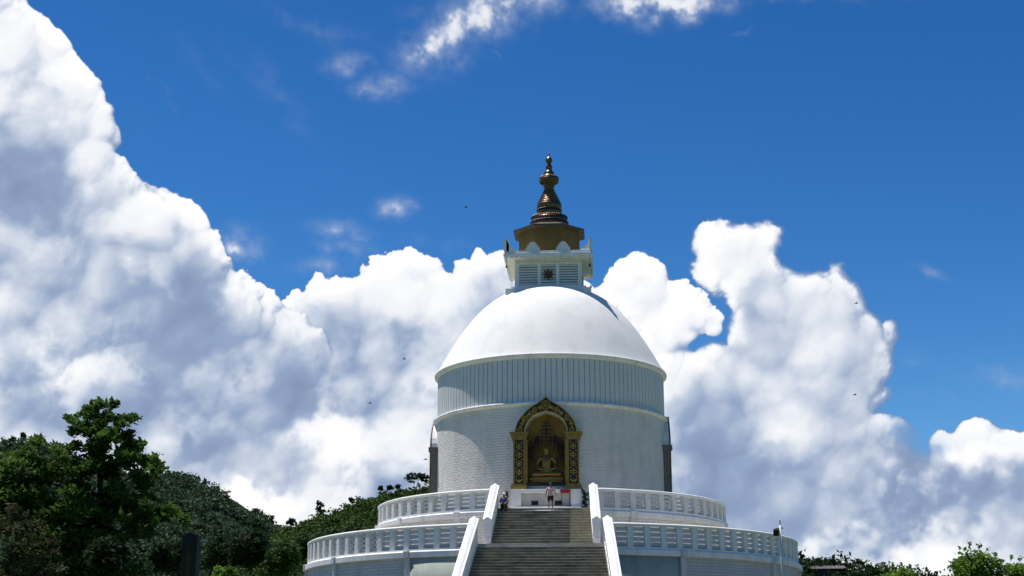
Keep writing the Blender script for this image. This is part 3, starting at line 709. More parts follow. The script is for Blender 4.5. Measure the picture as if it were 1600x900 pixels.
# brick drum, hollowed for the niches
drum = MB().lathe([(8.75, 10.6), (8.75, 18.62)], 288, smooth=False).build('drum', M['brick'], stupa)
bm = bmesh.new(); bm.from_mesh(drum.data)
for z in (10.6, 18.62):
    ed = [e for e in bm.edges if e.is_boundary and abs(e.verts[0].co.z-z) < .01]
    bmesh.ops.edgeloop_fill(bm, edges=ed)
bmesh.ops.recalc_face_normals(bm, faces=bm.faces); bm.to_mesh(drum.data); bm.free()
NICHES = (0, -math.pi/2, math.pi/2)
for a in NICHES:
    Rz = Matrix.Rotation(a, 4, 'Z')
    poly = [(-1.50, FZ-.06)]+full_arch(INN, ZS, .03, 1.02)+[(1.50, FZ-.06)]
    cut = MB().prism(poly, -9.9, -7.5, Rz).build('niche_cutter', None)
    md = drum.modifiers.new('cut', 'BOOLEAN'); md.operation = 'DIFFERENCE'; md.solver = 'EXACT'; md.object = cut
    dg = bpy.context.evaluated_depsgraph_get(); dg.update()
    me = bpy.data.meshes.new_from_object(drum.evaluated_get(dg)); drum.modifiers.clear(); old = drum.data; drum.data = me
    bpy.data.meshes.remove(old); bpy.data.objects.remove(cut)
for p_ in drum.data.polygons: p_.use_smooth = False
# ledge between drum and ribbed band
MB().lathe([(8.70, 18.50), (8.82, 18.51), (8.92, 18.56), (8.97, 18.65), (8.95, 18.74), (8.86, 18.78), (8.68, 18.80)], 192).build('drum_ledge', M['paint'], stupa)
# ribbed band: upright boards with open joints
NB = 136; mb = MB(); vs = []
for i in range(NB):
    a = 2*math.pi*i/NB; w = 2*math.pi/NB; g = .045/8.7
    for da, r in ((0, 8.61), (g*.2, 8.70), (w*.33, 8.703), (w*.66, 8.703), (w-g*1.2, 8.70), (w-g, 8.61)):
        for z in (18.79, 22.0): vs.append(arcpt(r, a+da, z))
n = NB*6
mb.add(vs, [(2*i, 2*((i+1) % n), 2*((i+1) % n)+1, 2*i+1) for i in range(n)])
mb.build('ribbed_band', M['band'], stupa)
# cornice under the dome: cove soffit, thin rim
MB().lathe([(8.62, 21.94), (8.72, 21.95), (8.74, 22.00), (8.79, 22.05), (8.84, 22.075), (8.84, 22.11), (8.93, 22.115), (8.955, 22.13), (8.96, 22.22), (8.94, 22.27), (8.70, 22.30)], 192).build('dome_cornice', M['paint'], stupa)
# dome
prof = []
for i in range(49):
    s = (i/48)**1.2*.99
    prof.append((8.87*max(1e-6, (1-s**.9))**(1/2.8), 22.27+7.0*s))
prof.append((0.001, 22.27+7.0*.995))
MB().lathe(prof, 192).build('dome', M['plaster'], stupa)
# square crown (harmika)
har = MB().bx(-2.5, 2.5, -2.5, 2.5, 28.0, 31.0).build('harmika', M['harmika'], stupa)
mb = MB().bx(-3.28, 3.28, -3.28, 3.28, 28.16, 28.62); mb.bx(-2.9, 2.9, -2.9, 2.9, 28.62, 28.84)
mb.build('harmika_base', M['harmika'], har, .03)
mb = MB().box((0, 0, 30.98), (2.62, 2.62, .10)).box((0, 0, 31.10), (3.36, 3.36, .045)).box((0, 0, 31.26), (3.43, 3.43, .115)).box((0, 0, 31.47), (3.36, 3.36, .09))
for k in range(4):
    Rz = Matrix.Rotation(k*math.pi/2, 4, 'Z')
    for i in range(17):
        x = -3.2+6.4*i/16
        mb.box(Rz @ Vector((x, -3.28, 31.03)), (.07, .10, .05), Rz.to_3x3())
mb.build('harmika_cornice', M['harmika'], har, .02)
MB().box((0, 0, 31.045), (3.18, 3.18, .008)).build('soffit', M['soffit'], har)
acro_me = None
stp = [(-.54, 0), (-.54, .26), (-.44, .26), (-.42, .42), (-.30, .50), (-.26, .62), (-.14, .70), (0, .76), (.14, .70), (.26, .62), (.30, .50), (.42, .42), (.44, .26), (.54, .26), (.54, 0)]
crn = [(0, 0), (.85, 0), (.82, .2), (.62, .24), (.55, .42), (.42, .5), (.30, .72), (.22, .95), (0, 1.0)]
for k in range(4):
    Rz = Matrix.Rotation(k*math.pi/2, 4, 'Z')
    for x in (-1.17, 1.17):
        MB().prism([(x+a, 31.55+b) for a, b in stp], -3.34, -3.14, Rz).build('acroterion', M['harmika'], har)
    mb = MB().prism([(-3.40+a, 31.55+b) for a, b in crn], -3.40, -3.20, Rz)
    Rm = Rz @ Matrix(((0, 1, 0, 0), (1, 0, 0, 0), (0, 0, 1, 0), (0, 0, 0, 1)))
    mb.prism([(-3.40+a, 31.55+b) for a, b in crn], -3.197, -3.003, Rm)
    mb.build('corner_acroterion', M['harmika'], har)
    # framing and louvres on each face
    mb = MB()
    for x0, x1 in ((-2.5, -2.27), (-.84, -.60), (.60, .84), (2.27, 2.5)): mb.box(Rz @ Vector(((x0+x1)/2, -2.55, 29.85)), ((x1-x0)/2, .05, .96), Rz.to_3x3())
    for z0, z1 in ((28.85, 29.03), (30.66, 30.86)): mb.box(Rz @ Vector((0, -2.545, (z0+z1)/2)), (2.49, .04, (z1-z0)/2), Rz.to_3x3())
    mb.build('window_frame', M['harmika'], har)
    for cx_, w in ((-1.555, .715), (1.555, .715), (0, .60)):
        mb = MB().box(Rz @ Vector((cx_, -2.506, 29.84)), (w, .006, .82), Rz.to_3x3())
        lv = mb.build('louvre_panel', M['louvre_gap'], har); mb = MB()
        for i in range(8):
            mb.box(Rz @ Vector((cx_, -2.545, 29.13+i*.205)), (w-.005, .022, .062), Rz.to_3x3())
        mb.build('slats', M['louvre'], har)
    pts = []
    for i in range(16):
        r = .50 if i % 2 == 0 else .27
        pts.append((r*math.sin(i*math.pi/8), 29.84+r*math.cos(i*math.pi/8)))
    MB().prism(pts, -2.66, -2.60, Rz).build('star_emblem', mat('brown_emblem', (.075, .04, .022), .6, .1, 5) if k == 0 else bpy.data.materials['brown_emblem'], har)
# little bells under the cornice corners
for sx in (-1, 1):
    for sy in (-1, 1):
        mb = MB().tube([(sx*3.2, sy*3.2, 31.0), (sx*3.2, sy*3.2, 30.5)], .012, 5).lathe([(.02, 30.5), (.05, 30.46), (.07, 30.34), (.09, 30.28), (.001, 30.28)], 10, c=(sx*3.2, sy*3.2))
        mb.build('wind_bell', M['bronze'], har)
# octagonal ochre drum with its eave
OC = math.pi/8
lan = MB().lathe([(2.37/math.cos(OC), 31.5), (2.37/math.cos(OC), 33.78)], 8, smooth=False, phase=OC).build('octagonal_drum', M['lantern'], stupa)
MB().lathe([(2.37/math.cos(OC), 33.66), (2.72/math.cos(OC), 33.74), (2.78/math.cos(OC), 33.76), (2.78/math.cos(OC), 33.93), (2.70/math.cos(OC), 33.97), (1.3, 34.55), (.01, 34.6)], 8, smooth=False, phase=OC).build('eave', M['eave'], lan)
MB().lathe([(2.38/math.cos(OC), 31.62), (2.45/math.cos(OC), 31.62), (2.45/math.cos(OC), 31.80), (2.38/math.cos(OC), 31.82)], 8, smooth=False, phase=OC).build('skirting', M['lantern'], lan)
# spire
sp = [(1.30, 34.30), (1.46, 34.40), (1.50, 34.50), (1.50, 34.66), (1.42, 34.74), (1.47, 34.84), (1.44, 35.0), (1.36, 35.12), (1.30, 35.18), (1.28, 35.30), (1.0, 35.40), (.92, 35.46), (.98, 35.56), (1.0, 35.7), (.93, 35.78), (.90, 35.84), (.97, 35.95), (1.0, 36.08), (1.0, 36.30), (.95, 36.40)]
r = .93; z = 36.42
for i in range(6):
    sp += [(r, z), (r+.02, z+.07), (r-.03, z+.15), (r-.12, z+.19)]; r -= .095; z += .205
sp += [(.40, 37.68), (.38, 37.78), (.46, 37.84), (.46, 37.92), (.42, 37.97), (.58, 38.06), (.72, 38.16), (.79, 38.28), (.80, 38.42), (.78, 38.52), (.74, 38.58), (.60, 38.66), (.52, 38.72), (.50, 38.84), (.40, 38.94), (.42, 39.0), (.38, 39.12), (.28, 39.20), (.22, 39.34), (.26, 39.44), (.28, 39.56), (.25, 39.66), (.18, 39.72), (.16, 39.82), (.20, 39.92), (.27, 40.02), (.28, 40.16), (.24, 40.28), (.14, 40.38), (.09, 40.46), (.06, 40.56), (.04, 40.78), (.001, 40.82)]
spire = MB().lathe(sp, 48, uvw=True).build('spire', M['gild'], stupa)
for rr, z, nn, bs in ((1.40, 35.22, 44, .085), (.72, 38.62, 30, .065), (.98, 35.86, 34, .05), (1.5, 34.78, 52, .05)):
    mb = MB(); m_ = nn*6; vs = []
    for i in range(m_):        # one ring pinched into beads
        a_ = 2*math.pi*i/m_; q = bs*(.25+.75*abs(math.sin(nn*a_/2)))
        for k in range(7): vs.append(arcpt(rr+q*math.cos(k*2*math.pi/7), a_, z+q*math.sin(k*2*math.pi/7)))
    mb.add(vs, [(i*7+k, ((i+1) % m_)*7+k, ((i+1) % m_)*7+(k+1) % 7, i*7+(k+1) % 7) for i in range(m_) for k in range(7)], True)
    mb.build('bead_ring', M['gild'], spire)

# ------------------------------------------------------------------ niches
gold_me = {}
def niche(a, first):
    Rz = Matrix.Rotation(a, 4, 'Z') @ Matrix.Translation((0, .25, 0)); Rm = Rz.to_3x3()
    T = lambda x, y, z: Rz @ Vector((x, y, z))
    fr = MB().strip(full_arch(OUT, ZS), full_arch(INN, ZS), -9.17, -8.2, Rz).build('niche_arch', M['paint'], stupa)
    MB().strip(full_arch([(x*.985, z*.985) for x, z in OUT], ZS), full_arch([(x+.01, z+.01) if x else (x, z+.01) for x, z in INN], ZS), -9.222, -9.171, Rz).build('carved_band', M['carve'], fr)
    # gilt mouldings along both edges of the arch
    mb = MB().strip(full_arch(OUT, ZS, 0, 1.0), full_arch([(x-.055, max(z-.03, 0)) if x > .06 else (x, z-.07) for x, z in OUT], ZS), -9.29, -9.223, Rz)
    mb.strip(full_arch([(x+.07, z*1.05) for x, z in INN[:-1]]+[(0, INN[-1][1]+.10)], ZS), full_arch(INN, ZS), -9.27, -9.222, Rz)
    mb.build('gilt_moulding', M['gold' if first else 'pillar'], fr)  # side niches: dull pillar colour replaces gilt, as if shaded
    # ornaments in the band
    mb = MB()
    mid = [((o[0]*.53+i[0]*.47), ZS+(o[1]*.53+i[1]*.47)) for o, i in zip(OUT, INN)]
    pl = [Vector((-x, 0, z)) for x, z in mid]+[Vector((x, 0, z)) for x, z in reversed(mid[:-1])]
    ln = [0]
    for p, q in zip(pl, pl[1:]): ln.append(ln[-1]+(q-p).length)
    def along(s):
        s = min(max(s, 0), ln[-1]-1e-4); k = max(i for i in range(len(ln)) if ln[i] <= s); k = min(k, len(pl)-2)
        return pl[k].lerp(pl[k+1], (s-ln[k])/(ln[k+1]-ln[k]))
    nO = 13; rg = random.Random(3)
    for i in range(nO):
        if i == nO//2: continue
        p = along(ln[-1]*(i+.5)/nO)
        c = (p.x, -9.235, p.z); sub = MB()
        if i % 2 == 0:
            sub.torus(c, .16, .035, n=12, m=5).ball(c, (.075, .05, .075), 8, 5)
            for k in range(6): sub.ball((c[0]+.16*math.cos(k*1.047), -9.25, c[2]+.16*math.sin(k*1.047)), .045, 6, 4)
        else:
            for k in range(3):
                b = rg.random()*6.28; sub.torus((c[0]+.12*math.cos(b), -9.235, c[2]+.12*math.sin(b)), .10, .03, n=10, m=5, a0=b, a1=b+4.6)
            sub.ball(c, (.09, .05, .06), 8, 5)
        mb.add([Rz @ Vector(v) for v in sub.v], sub.f, True)
        for s in (-.36, .36):      # small leaves between
            q = along(ln[-1]*(i+.5+s*1.3)/nO); mb.ball(T(q.x+rg.uniform(-.1, .1), -9.235, q.z+rg.uniform(-.1, .1)), (.05, .04, .07), 6, 4, Rm)
    mb.build('gilt_ornament', M['gold'], fr)
    # wheel at the crown of the arch
    c = (0, -9.25, ZS+1.98); sub = MB().torus(c, .30, .03, n=24, m=5).torus(c, .09, .03, n=12, m=5)
    for k in range(8): sub.tube([(c[0]+.09*math.cos(k*.7854), c[1], c[2]+.09*math.sin(k*.7854)), (c[0]+.33*math.cos(k*.7854), c[1], c[2]+.33*math.sin(k*.7854))], .02, 5)
    mb = MB(); mb.add([Rz @ Vector(v) for v in sub.v], sub.f, True); mb.build('wheel_emblem', M['gold'], fr)
    for s in (-1, 1):
        x0 = s*1.90
        def bxr(mb, x, y, z, hx, hy, hz): return mb.box(T(x, y, z), (hx, hy, hz), Rm)
        mb = MB(); bxr(mb, x0, -8.72, 14.40, .41, .45, 1.63); pi = mb.build('pillar', M['pillar'], stupa)
        mb = MB(); bxr(mb, x0, -9.20, 14.40, .40, .028, 1.62); mb.build('carved_panel', M['carve'], pi)
        mb = MB()
        for dx in (-.36, .36): bxr(mb, x0+dx, -9.25, 14.40, .05, .035, 1.62)
        bxr(mb, x0-s*.50, -8.78, 14.40, .085, .42, 1.63)
        mb.build('gilt_moulding', M['trim'], pi)
        mb = MB(); bxr(mb, x0, -8.78, 16.12, .50, .50, .10); bxr(mb, x0, -8.79, 16.32, .58, .53, .11); bxr(mb, x0, -8.80, 16.49, .66, .57, .065)
        for i in range(5): mb.ball(T(x0-.44+.22*i, -9.34, 16.32), .07, 7, 5)
        mb.build('capital', M['trim' if first else 'pillar'], pi, 0)  # side niches: gilt replaced by the dull tone it has in shade
        mb = MB(); bxr(mb, x0, -8.82, 12.84, .52, .60, .065); bxr(mb, x0, -8.85, 12.66, .58, .66, .12); bxr(mb, x0, -8.83, 12.50, .54, .62, .05)
        mb.build('pillar_base', M['trim' if first else 'pillar'], pi)
        mb = MB()
        for i in range(5):
            z = 13.15+i*.60; sub = MB()
            if i == 0:
                sub.torus((x0, -9.245, z+.1), .2, .05, n=14, m=5, a0=math.pi*.95, a1=2.05*math.pi).ball((x0, -9.24, z-.02), (.16, .05, .12), 9, 6)
            elif i % 2:
                sub.torus((x0-.11, -9.24, z), .10, .03, n=10, m=5).torus((x0+.11, -9.24, z), .10, .03, n=10, m=5).ball((x0, -9.24, z+.16), (.05, .04, .10), 7, 5).ball((x0, -9.24, z-.16), (.07, .04, .06), 7, 5)
            else:
                sub.torus((x0, -9.24, z), .17, .035, n=12, m=5).ball((x0, -9.24, z), .085, 8, 5)
            for dx in (-.2, .2): sub.ball((x0+dx, -9.235, z+.3), (.05, .035, .07), 6, 4)
            mb.add([Rz @ Vector(v) for v in sub.v], sub.f, True)
        mb.build('gilt_ornament', M['gold'], pi)
    # lining of the niche
    prof_ = [(-1.48, FZ)]+full_arch(INN, ZS)+[(1.48, FZ)]
    n_ = len(prof_); vs = [T(x, y, z) for y in (-9.0, -7.95) for x, z in prof_]
    mb = MB(); mb.add(vs, [(i, i+1, n_+i+1, n_+i) for i in range(n_-1)]+[(n_-1, 0, n_, 2*n_-1)]); mb.build('niche_reveal', M['soffit'], stupa)
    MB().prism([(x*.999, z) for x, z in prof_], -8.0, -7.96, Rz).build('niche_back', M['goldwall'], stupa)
    MB().box(T(0, -8.92, FZ-.13), (1.36, .30, .12), Rm).build('niche_sill', M['bronze'], stupa)
for i, a in enumerate(NICHES): niche(a, i == 0)

# altar under the front niche
al = thing('altar', 'white masonry altar with a recessed front and two dark openings, under the gilded niche', 'altar', (0, -9.6, 10.75))
MB().bx(-2.42, 2.42, -9.80, -8.3, 12.20, 12.44).bx(-2.42, -1.72, -9.80, -8.3, 11.2, 12.199).bx(1.72, 2.42, -9.80, -8.3, 11.2, 12.199).build('body', M['paint'], al, .02)
MB().bx(-1.72, 1.72, -9.60, -8.4, 11.2, 12.19).build('recess_panel', M['floor'], al)
MB().bx(-2.75, 2.75, -10.5, -8.3, 10.76, 11.0).bx(-2.55, 2.55, -10.1, -8.3, 11.0, 11.2).build('plinth', M['paint'], al, .02)
for x in (-.78, .85):
    MB().bx(x-.24, x+.24, -9.625, -9.598, 11.36, 11.66).build('opening', M['hollow'], al)
    MB().bx(x-.26, x+.26, -9.64, -9.60, 11.66, 11.70).build('lintel', M['floor'], al)
sg = thing('red_sign', 'small red notice board standing on the altar to the right of the walking person', 'sign', (1.35, -9.9, 12.1))
MB().bx(1.0, 1.70, -9.93, -9.89, 12.14, 12.40).build('board', M['red'], sg)
MB().bx(1.08, 1.12, -9.888, -9.85, 11.0, 12.3).bx(1.60, 1.64, -9.888, -9.85, 11.0, 12.3).build('leg', M['black'], sg)
for x, lb, lm, pm, hh in ((-2.72, 'slim golden vase with a sparse yellowish plant left of the altar', 'dry', 'gold', .95), (2.62, 'dark green potted plant right of the altar beside the parapet', 'dark', 'black', 1.0)):
    f = thing('potted_plant', lb, 'plant', (x, -10.0, 10.76))
    MB().lathe([(.001, 10.76), (.14, 10.76), (.20, 10.95), (.18, 11.12), (.22, 11.2), (.15, 11.2), (.001, 11.16)], 16, c=(x, -10.0)).build('pot', M[pm], f)
    rg = np.random.default_rng(int(abs(x)*100)); cl = [(x+rg.normal(0, .09), -10.0+rg.normal(0, .09), 11.25+hh*t, .15*(1.2-t*.6), .15, .16) for t in np.linspace(.05, 1, 9)]
    P, tn = clump_points(cl, 1400 if lm == 'dark' else 500, rg); link('foliage', leaf_mesh(P, .10, rg, .3, tone=tn), LEAF[lm], f)

# ------------------------------------------------------------------ the seated statue
def skin_mesh(nodes, edges, sub=2, root=0):
    me = bpy.data.meshes.new('skin'); me.from_pydata([n[0] for n in nodes], edges, []); me.update()
    o = bpy.data.objects.new('skin_tmp', me); COL.objects.link(o)
    m = o.modifiers.new('skin', 'SKIN'); m.use_smooth_shade = True
    for i, n in enumerate(nodes):
        sv = me.skin_vertices[0].data[i]; r_ = n[1]
        sv.radius = (r_, r_) if isinstance(r_, (int, float)) else r_
        sv.use_root = i == root
    s_ = o.modifiers.new('sub', 'SUBSURF'); s_.levels = sub; s_.render_levels = sub
    dg = bpy.context.evaluated_depsgraph_get(); dg.update()
    out = bpy.data.meshes.new_from_object(o.evaluated_get(dg)); bpy.data.objects.remove(o)
    out.polygons.foreach_set('use_smooth', [True]*len(out.polygons)); return out
st = thing('buddha_statue', 'golden seated statue with a tall ornate halo inside the gilded niche', 'statue', (0, -8.55, FZ))
S = lambda x, y, z: (x, -8.50-y, FZ+z)
nd = [(S(0, 0, .62), .34), (S(0, .02, .95), .30), (S(0, .02, 1.30), .36), (S(0, 0, 1.62), .22), (S(0, .02, 1.80), .13), (S(0, .05, 1.98), .20), (S(0, .05, 2.18), .19), (S(0, .02, 2.36), .10), (S(0, 0, 2.52), .05)]
ed = [(0, 1), (1, 2), (2, 3), (3, 4), (4, 5), (5, 6), (6, 7), (7, 8)]
for s in (-1, 1):
    b = len(nd)
    nd += [(S(s*.42, 0, 1.50), .15), (S(s*.60, .06, 1.15), .12), (S(s*.52, .28, .86), .10), (S(s*.18, .40, .80), .08), (S(s*.35, .10, .52), .23), (S(s*.92, .22, .50), .19), (S(s*.40, .46, .48), .14), (S(-s*.18, .48, .50), .10)]
    ed += [(3, b), (b, b+1), (b+1, b+2), (b+2, b+3), (0, b+4), (b+4, b+5), (b+5, b+6), (b+6, b+7)]
link('figure', skin_mesh(nd, ed), M['statue'], st)
mb = MB().lathe([(1.12, FZ), (1.16, FZ+.06), (1.05, FZ+.12), (1.10, FZ+.2), (1.18, FZ+.30), (1.05, FZ+.36), (.001, FZ+.36)], 40, c=(0, 0))
lot = MB(); lot.add([(x, -8.50+y*.40, z) for x, y, z in mb.v], mb.f, True)
for i in range(18):
    a = math.pi*(i/17)-math.pi/2; lot.ball((1.10*math.sin(a), -8.50-.44*math.cos(a), FZ+.22), (.09, .04, .12), 7, 5)
lot.build('lotus_base', M['statue'], st)
mb = MB(); rg = random.Random(8)   # openwork of small figures and curls round the head
for k in range(84):
    s = rg.choice((-1, 1)); t = rg.random()
    x = s*(1.10-.62*t*t+rg.uniform(-.30, .1)); z = 1.45+1.5*t+rg.uniform(-.12, .12); y = .02+rg.uniform(-.08, .08)
    p = Vector(S(x, -y, z)); mb.torus(tuple(p), rg.uniform(.05, .09), .025, n=9, m=5, a0=rg.random()*6, a1=rg.random()*6+4)
    mb.ball(p+Vector((rg.uniform(-.05, .05), -.03, .10)), (.045, .04, .07), 6, 5)
for s in (-1, 1):
    for x, z0, z1 in ((1.08, 1.0, 2.75), (.90, 1.2, 2.9), (.68, 1.4, 2.95), (.45, 2.0, 3.0), (.25, 2.3, 3.0)): mb.tube([S(s*x, -.02, z0), S(s*(x+.05), 0, (z0+z1)/2), S(s*x*.96, .02, z1)], [.05, .045, .02], 6)
for i, (w, z) in enumerate(((.34, 2.60), (.46, 2.86), (.30, 3.10), (.36, 3.34), (.24, 3.58), (.15, 3.80))):
    mb.tube([S(-w, .05, z-.04), S(-w*.5, .08, z+.03), S(0, .1, z), S(w*.5, .08, z+.03), S(w, .05, z-.04)], [.025, .05, .06, .05, .025], 6)
    for s in (-1, 1): mb.ball(S(s*w, .05, z+.03), (.045, .04, .07), 6, 5)
mb.tube([S(0, .06, 2.4), S(0, .1, 3.0), S(0, .08, 4.05)], [.10, .07, .015], 8)
mb.build('halo', M['bronze'], st)
st.scale = (1.14, 1, 1.11)

# ------------------------------------------------------------------ terraces
def terrace(name, lbl, zf, zb, Rw, Rr, step, gap, span, zcurb, zcap, bandz, pil, floor_r):
    t = thing(name, lbl, 'terrace', (0, 0, zb))
    MB().lathe([(Rw, zb), (Rw, bandz[0]+.02)], 192).build('wall', M['brick'] if 'upper' in name else M['brick2'], t)
    MB().lathe([(floor_r, zf), (Rr-.2, zf)], 128).build('floor', M['floor'], t)
    b0, b1 = bandz
    MB().lathe([(Rw-.1, b0), (Rw+.20, b0), (Rw+.225, b0+.03), (Rw+.225, b1-.09), (Rw+.19, b1-.05), (Rw+.10, b1), (Rr-.5, b1)], 192, smooth=False).build('frieze', M['paint'], t)
    for a in pil:
        mb = MB()
        Rz = Matrix.Rotation(R(a), 4, 'Z')
        mb.box(Rz @ Vector((0, -Rw-.06, (zb+b0)/2)), (.19, .14, (b0-zb)/2), Rz.to_3x3())
        mb.box(Rz @ Vector((0, -Rw-.16, (b0+b1)/2-.02)), (.22, .17, (b1-b0)/2+.02), Rz.to_3x3())
        mb.build('pilaster', M['paint'] if 'upper' in name else M['brick2'], t, .03)
    g = R(gap)
    rail = MB()
    rail.lathe([(Rr-.42, b1-.02), (Rr-.42, zcurb), (Rr+.0, zcurb), (Rr+.0, b1-.02)], 190, g, 2*math.pi-g, smooth=False, ucap=True)
    rail.lathe([(Rr-.40, zcap-.20), (Rr-.42, zcap-.16), (Rr-.42, zcap-.07), (Rr-.33, zcap-.02), (Rr-.2, zcap), (Rr-.07, zcap-.02), (Rr+.035, zcap-.07), (Rr+.035, zcap-.16), (Rr+.0, zcap-.20), (Rr-.40, zcap-.20)], 190, g, 2*math.pi-g, ucap=True)
    rail = rail.build('balustrade', M['cap'], t)
    z0, z1 = zcurb, zcap-.20
    H = z1-z0
    pm = MB().bx(-.19, .19, -Rr+.005, -Rr+.38, z0, z1).mesh('post')
    gp = .078; bh = (H-4*gp-.05)/4; w = step*Rr-.38
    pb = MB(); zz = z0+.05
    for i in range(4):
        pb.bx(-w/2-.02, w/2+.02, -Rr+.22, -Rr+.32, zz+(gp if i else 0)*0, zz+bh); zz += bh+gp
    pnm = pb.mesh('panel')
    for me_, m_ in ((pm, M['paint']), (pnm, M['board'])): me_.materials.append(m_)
    n = int((R(span)-g)/step)
    for sgn in (-1, 1):
        for i in range(n):
            a = sgn*(g+step*(i+.35))
            o = link('post', pm, None, rail); o.rotation_euler.z = a
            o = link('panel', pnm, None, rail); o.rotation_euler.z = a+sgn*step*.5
    return t
up = terrace('upper_terrace', 'upper round white terrace with its balustrade, carrying the stupa', 10.75, 7.8, 12.95, 13.05, R(5.14), 15.2, 104, 10.84, 12.18, (10.32, 10.70), (-52, -27, 27, 78, -78), 8.5)
lo = terrace('lower_terrace', 'lower and wider round white terrace with its slotted balustrade', 7.95, 3.8, 18.12, 18.15, R(3.66), 13.2, 104, 7.86, 9.37, (7.30, 7.74), (-75, -51.5, -28.5, 29.5, 57.5, 84), 12.8)
# smooth stained bays next to the stair
for s in (-1, 1):
    MB().lathe([(18.10, 3.85), (18.16, 3.85), (18.16, 7.30), (18.10, 7.30)], 24, R(12) if s > 0 else R(-28), R(28.8) if s > 0 else R(-12), ucap=True).build('stained_bay', M['algae'], lo)

# ------------------------------------------------------------------ stairs
def flight(t, x_top, x_bot, y0, y1, z0, z1, n, back, clean=None):
    ri, tr, ric, trc = MB(), MB(), MB(), MB(); d = (z0-z1)/n; rg = random.Random(n)
    for i in range(n):
        ya = y0+(y1-y0)*i/n; yb = y0+(y1-y0)*(i+1)/n; w = x_top+(x_bot-x_top)*i/(n-1); zt = z0-d*i
        front = ya; rear = ya+(abs(y1-y0)/n+.06 if i else back)
        xc = w if clean is None else clean
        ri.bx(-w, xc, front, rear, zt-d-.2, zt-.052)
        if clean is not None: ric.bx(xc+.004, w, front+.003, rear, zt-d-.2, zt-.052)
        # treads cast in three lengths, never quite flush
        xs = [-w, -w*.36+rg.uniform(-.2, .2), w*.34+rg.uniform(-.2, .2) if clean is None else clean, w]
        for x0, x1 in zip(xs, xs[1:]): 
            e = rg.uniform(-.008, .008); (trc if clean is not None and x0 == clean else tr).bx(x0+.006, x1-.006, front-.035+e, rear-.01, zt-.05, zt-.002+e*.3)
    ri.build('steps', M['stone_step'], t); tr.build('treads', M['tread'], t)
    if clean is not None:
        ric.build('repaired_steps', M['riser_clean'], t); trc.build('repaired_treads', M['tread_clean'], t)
def parapet(t, s, x0, x1, y0, y1, z0, z1, zf0, zf1, hw, post_end, npost):
    """sloping openwork parapet with a ridged coping; the inner foot line runs zf0 to zf1"""
    X = lambda f: s*(x0+(x1-x0)*f); Y = lambda f: y0+(y1-y0)*f; Z = lambda f: z0+(z1-z0)*f; F = lambda f: zf0+(zf1-zf0)*f
    cs = [(-hw, -.15), (-hw, -.03), (-hw*.55, .015), (-hw*.50, .05), (0, .13), (hw*.50, .05), (hw*.55, .015), (hw, -.03), (hw, -.15)]
    vs = [(X(f)+a, Y(f), Z(f)+b) for f in (0, 1) for a, b in cs]; k = len(cs)
    mb = MB(); mb.add(vs, [(i, (i+1) % k, k+(i+1) % k, k+i) for i in range(k)]+[tuple(range(k)), tuple(range(2*k-1, k-1, -1))])
    cp = mb.build('coping', M['cap'], t)
    # stringer
    st_ = MB(); q = hw*.82
    vs = [(X(f)+a, Y(f), z) for f in (0, 1) for a in (-q, q) for z in (F(f)-1.2, F(f)+.30)]
    st_.add(vs, [(0, 1, 3, 2), (4, 6, 7, 5), (0, 4, 5, 1), (2, 3, 7, 6), (1, 5, 7, 3), (0, 2, 6, 4)]); st_.build('stringer', M['paint'], t)
    for i in range(npost):
        f = (i+.5)/npost; pb = MB()
        f0, f1 = f-.105/abs(y1-y0), f+.105/abs(y1-y0)
        vs = [(X(g)+a, Y(g), z) for g in (f0, f1) for a in (-q*.92, q*.92) for z in (F(g)+.302, Z(g)-.152)]
        pb.add(vs, [(0, 1, 3, 2), (4, 6, 7, 5), (0, 4, 5, 1), (2, 3, 7, 6), (1, 5, 7, 3), (0, 2, 6, 4)]); pb.build('post', M['paint'], t)
    return cp
us = thing('upper_staircase', 'upper flight of dark stained steps with the two people at its top', 'staircase', (0, -13.1, 7.95))
flight(us, 3.2, 3.3, -13.1, -17.0, 10.77, 7.96, 14, 1.2, 1.78)
for s in (-1, 1):
    parapet(us, s, 3.29, 3.50, -12.75, -16.55, 12.36, 9.72, 10.80, 8.20, .29, True, 6)
    MB().bx(s*3.5-.25, s*3.5+.25, -16.50, -16.05, 7.96, 9.60).build('end_post', M['paint'], us, .015)
    MB().bx(s*3.3-.24, s*3.3+.24, -13.05, -12.62, 7.96, 12.10).build('top_post', M['paint'], us, .015)
ls = thing('lower_staircase', 'lower and wider flight of dark stained steps between long white parapets', 'staircase', (0, -18.2, 3.9))
flight(ls, 3.95, 4.42, -18.25, -24.0, 7.97, 3.97, 20, .5)
for s in (-1, 1):
    parapet(ls, s, 4.20, 4.72, -18.0, -24.1, 9.62, 5.42, 8.15, 3.95, .30, True, 10)
    MB().bx(s*4.2-.25, s*4.2+.25, -18.5, -17.95, 3.9, 9.15).build('top_post', M['paint'], ls, .015)
    MB().bx(s*4.72-.26, s*4.72+.26, -24.35, -24.0, 3.9, 5.35).build('end_post', M['paint'], ls, .015)
# pale landing kerb at the foot of the upper flight
MB().bx(-3.96, 3.96, -18.27, -17.6, 7.80, 7.985).build('landing', M['floor'], ls)

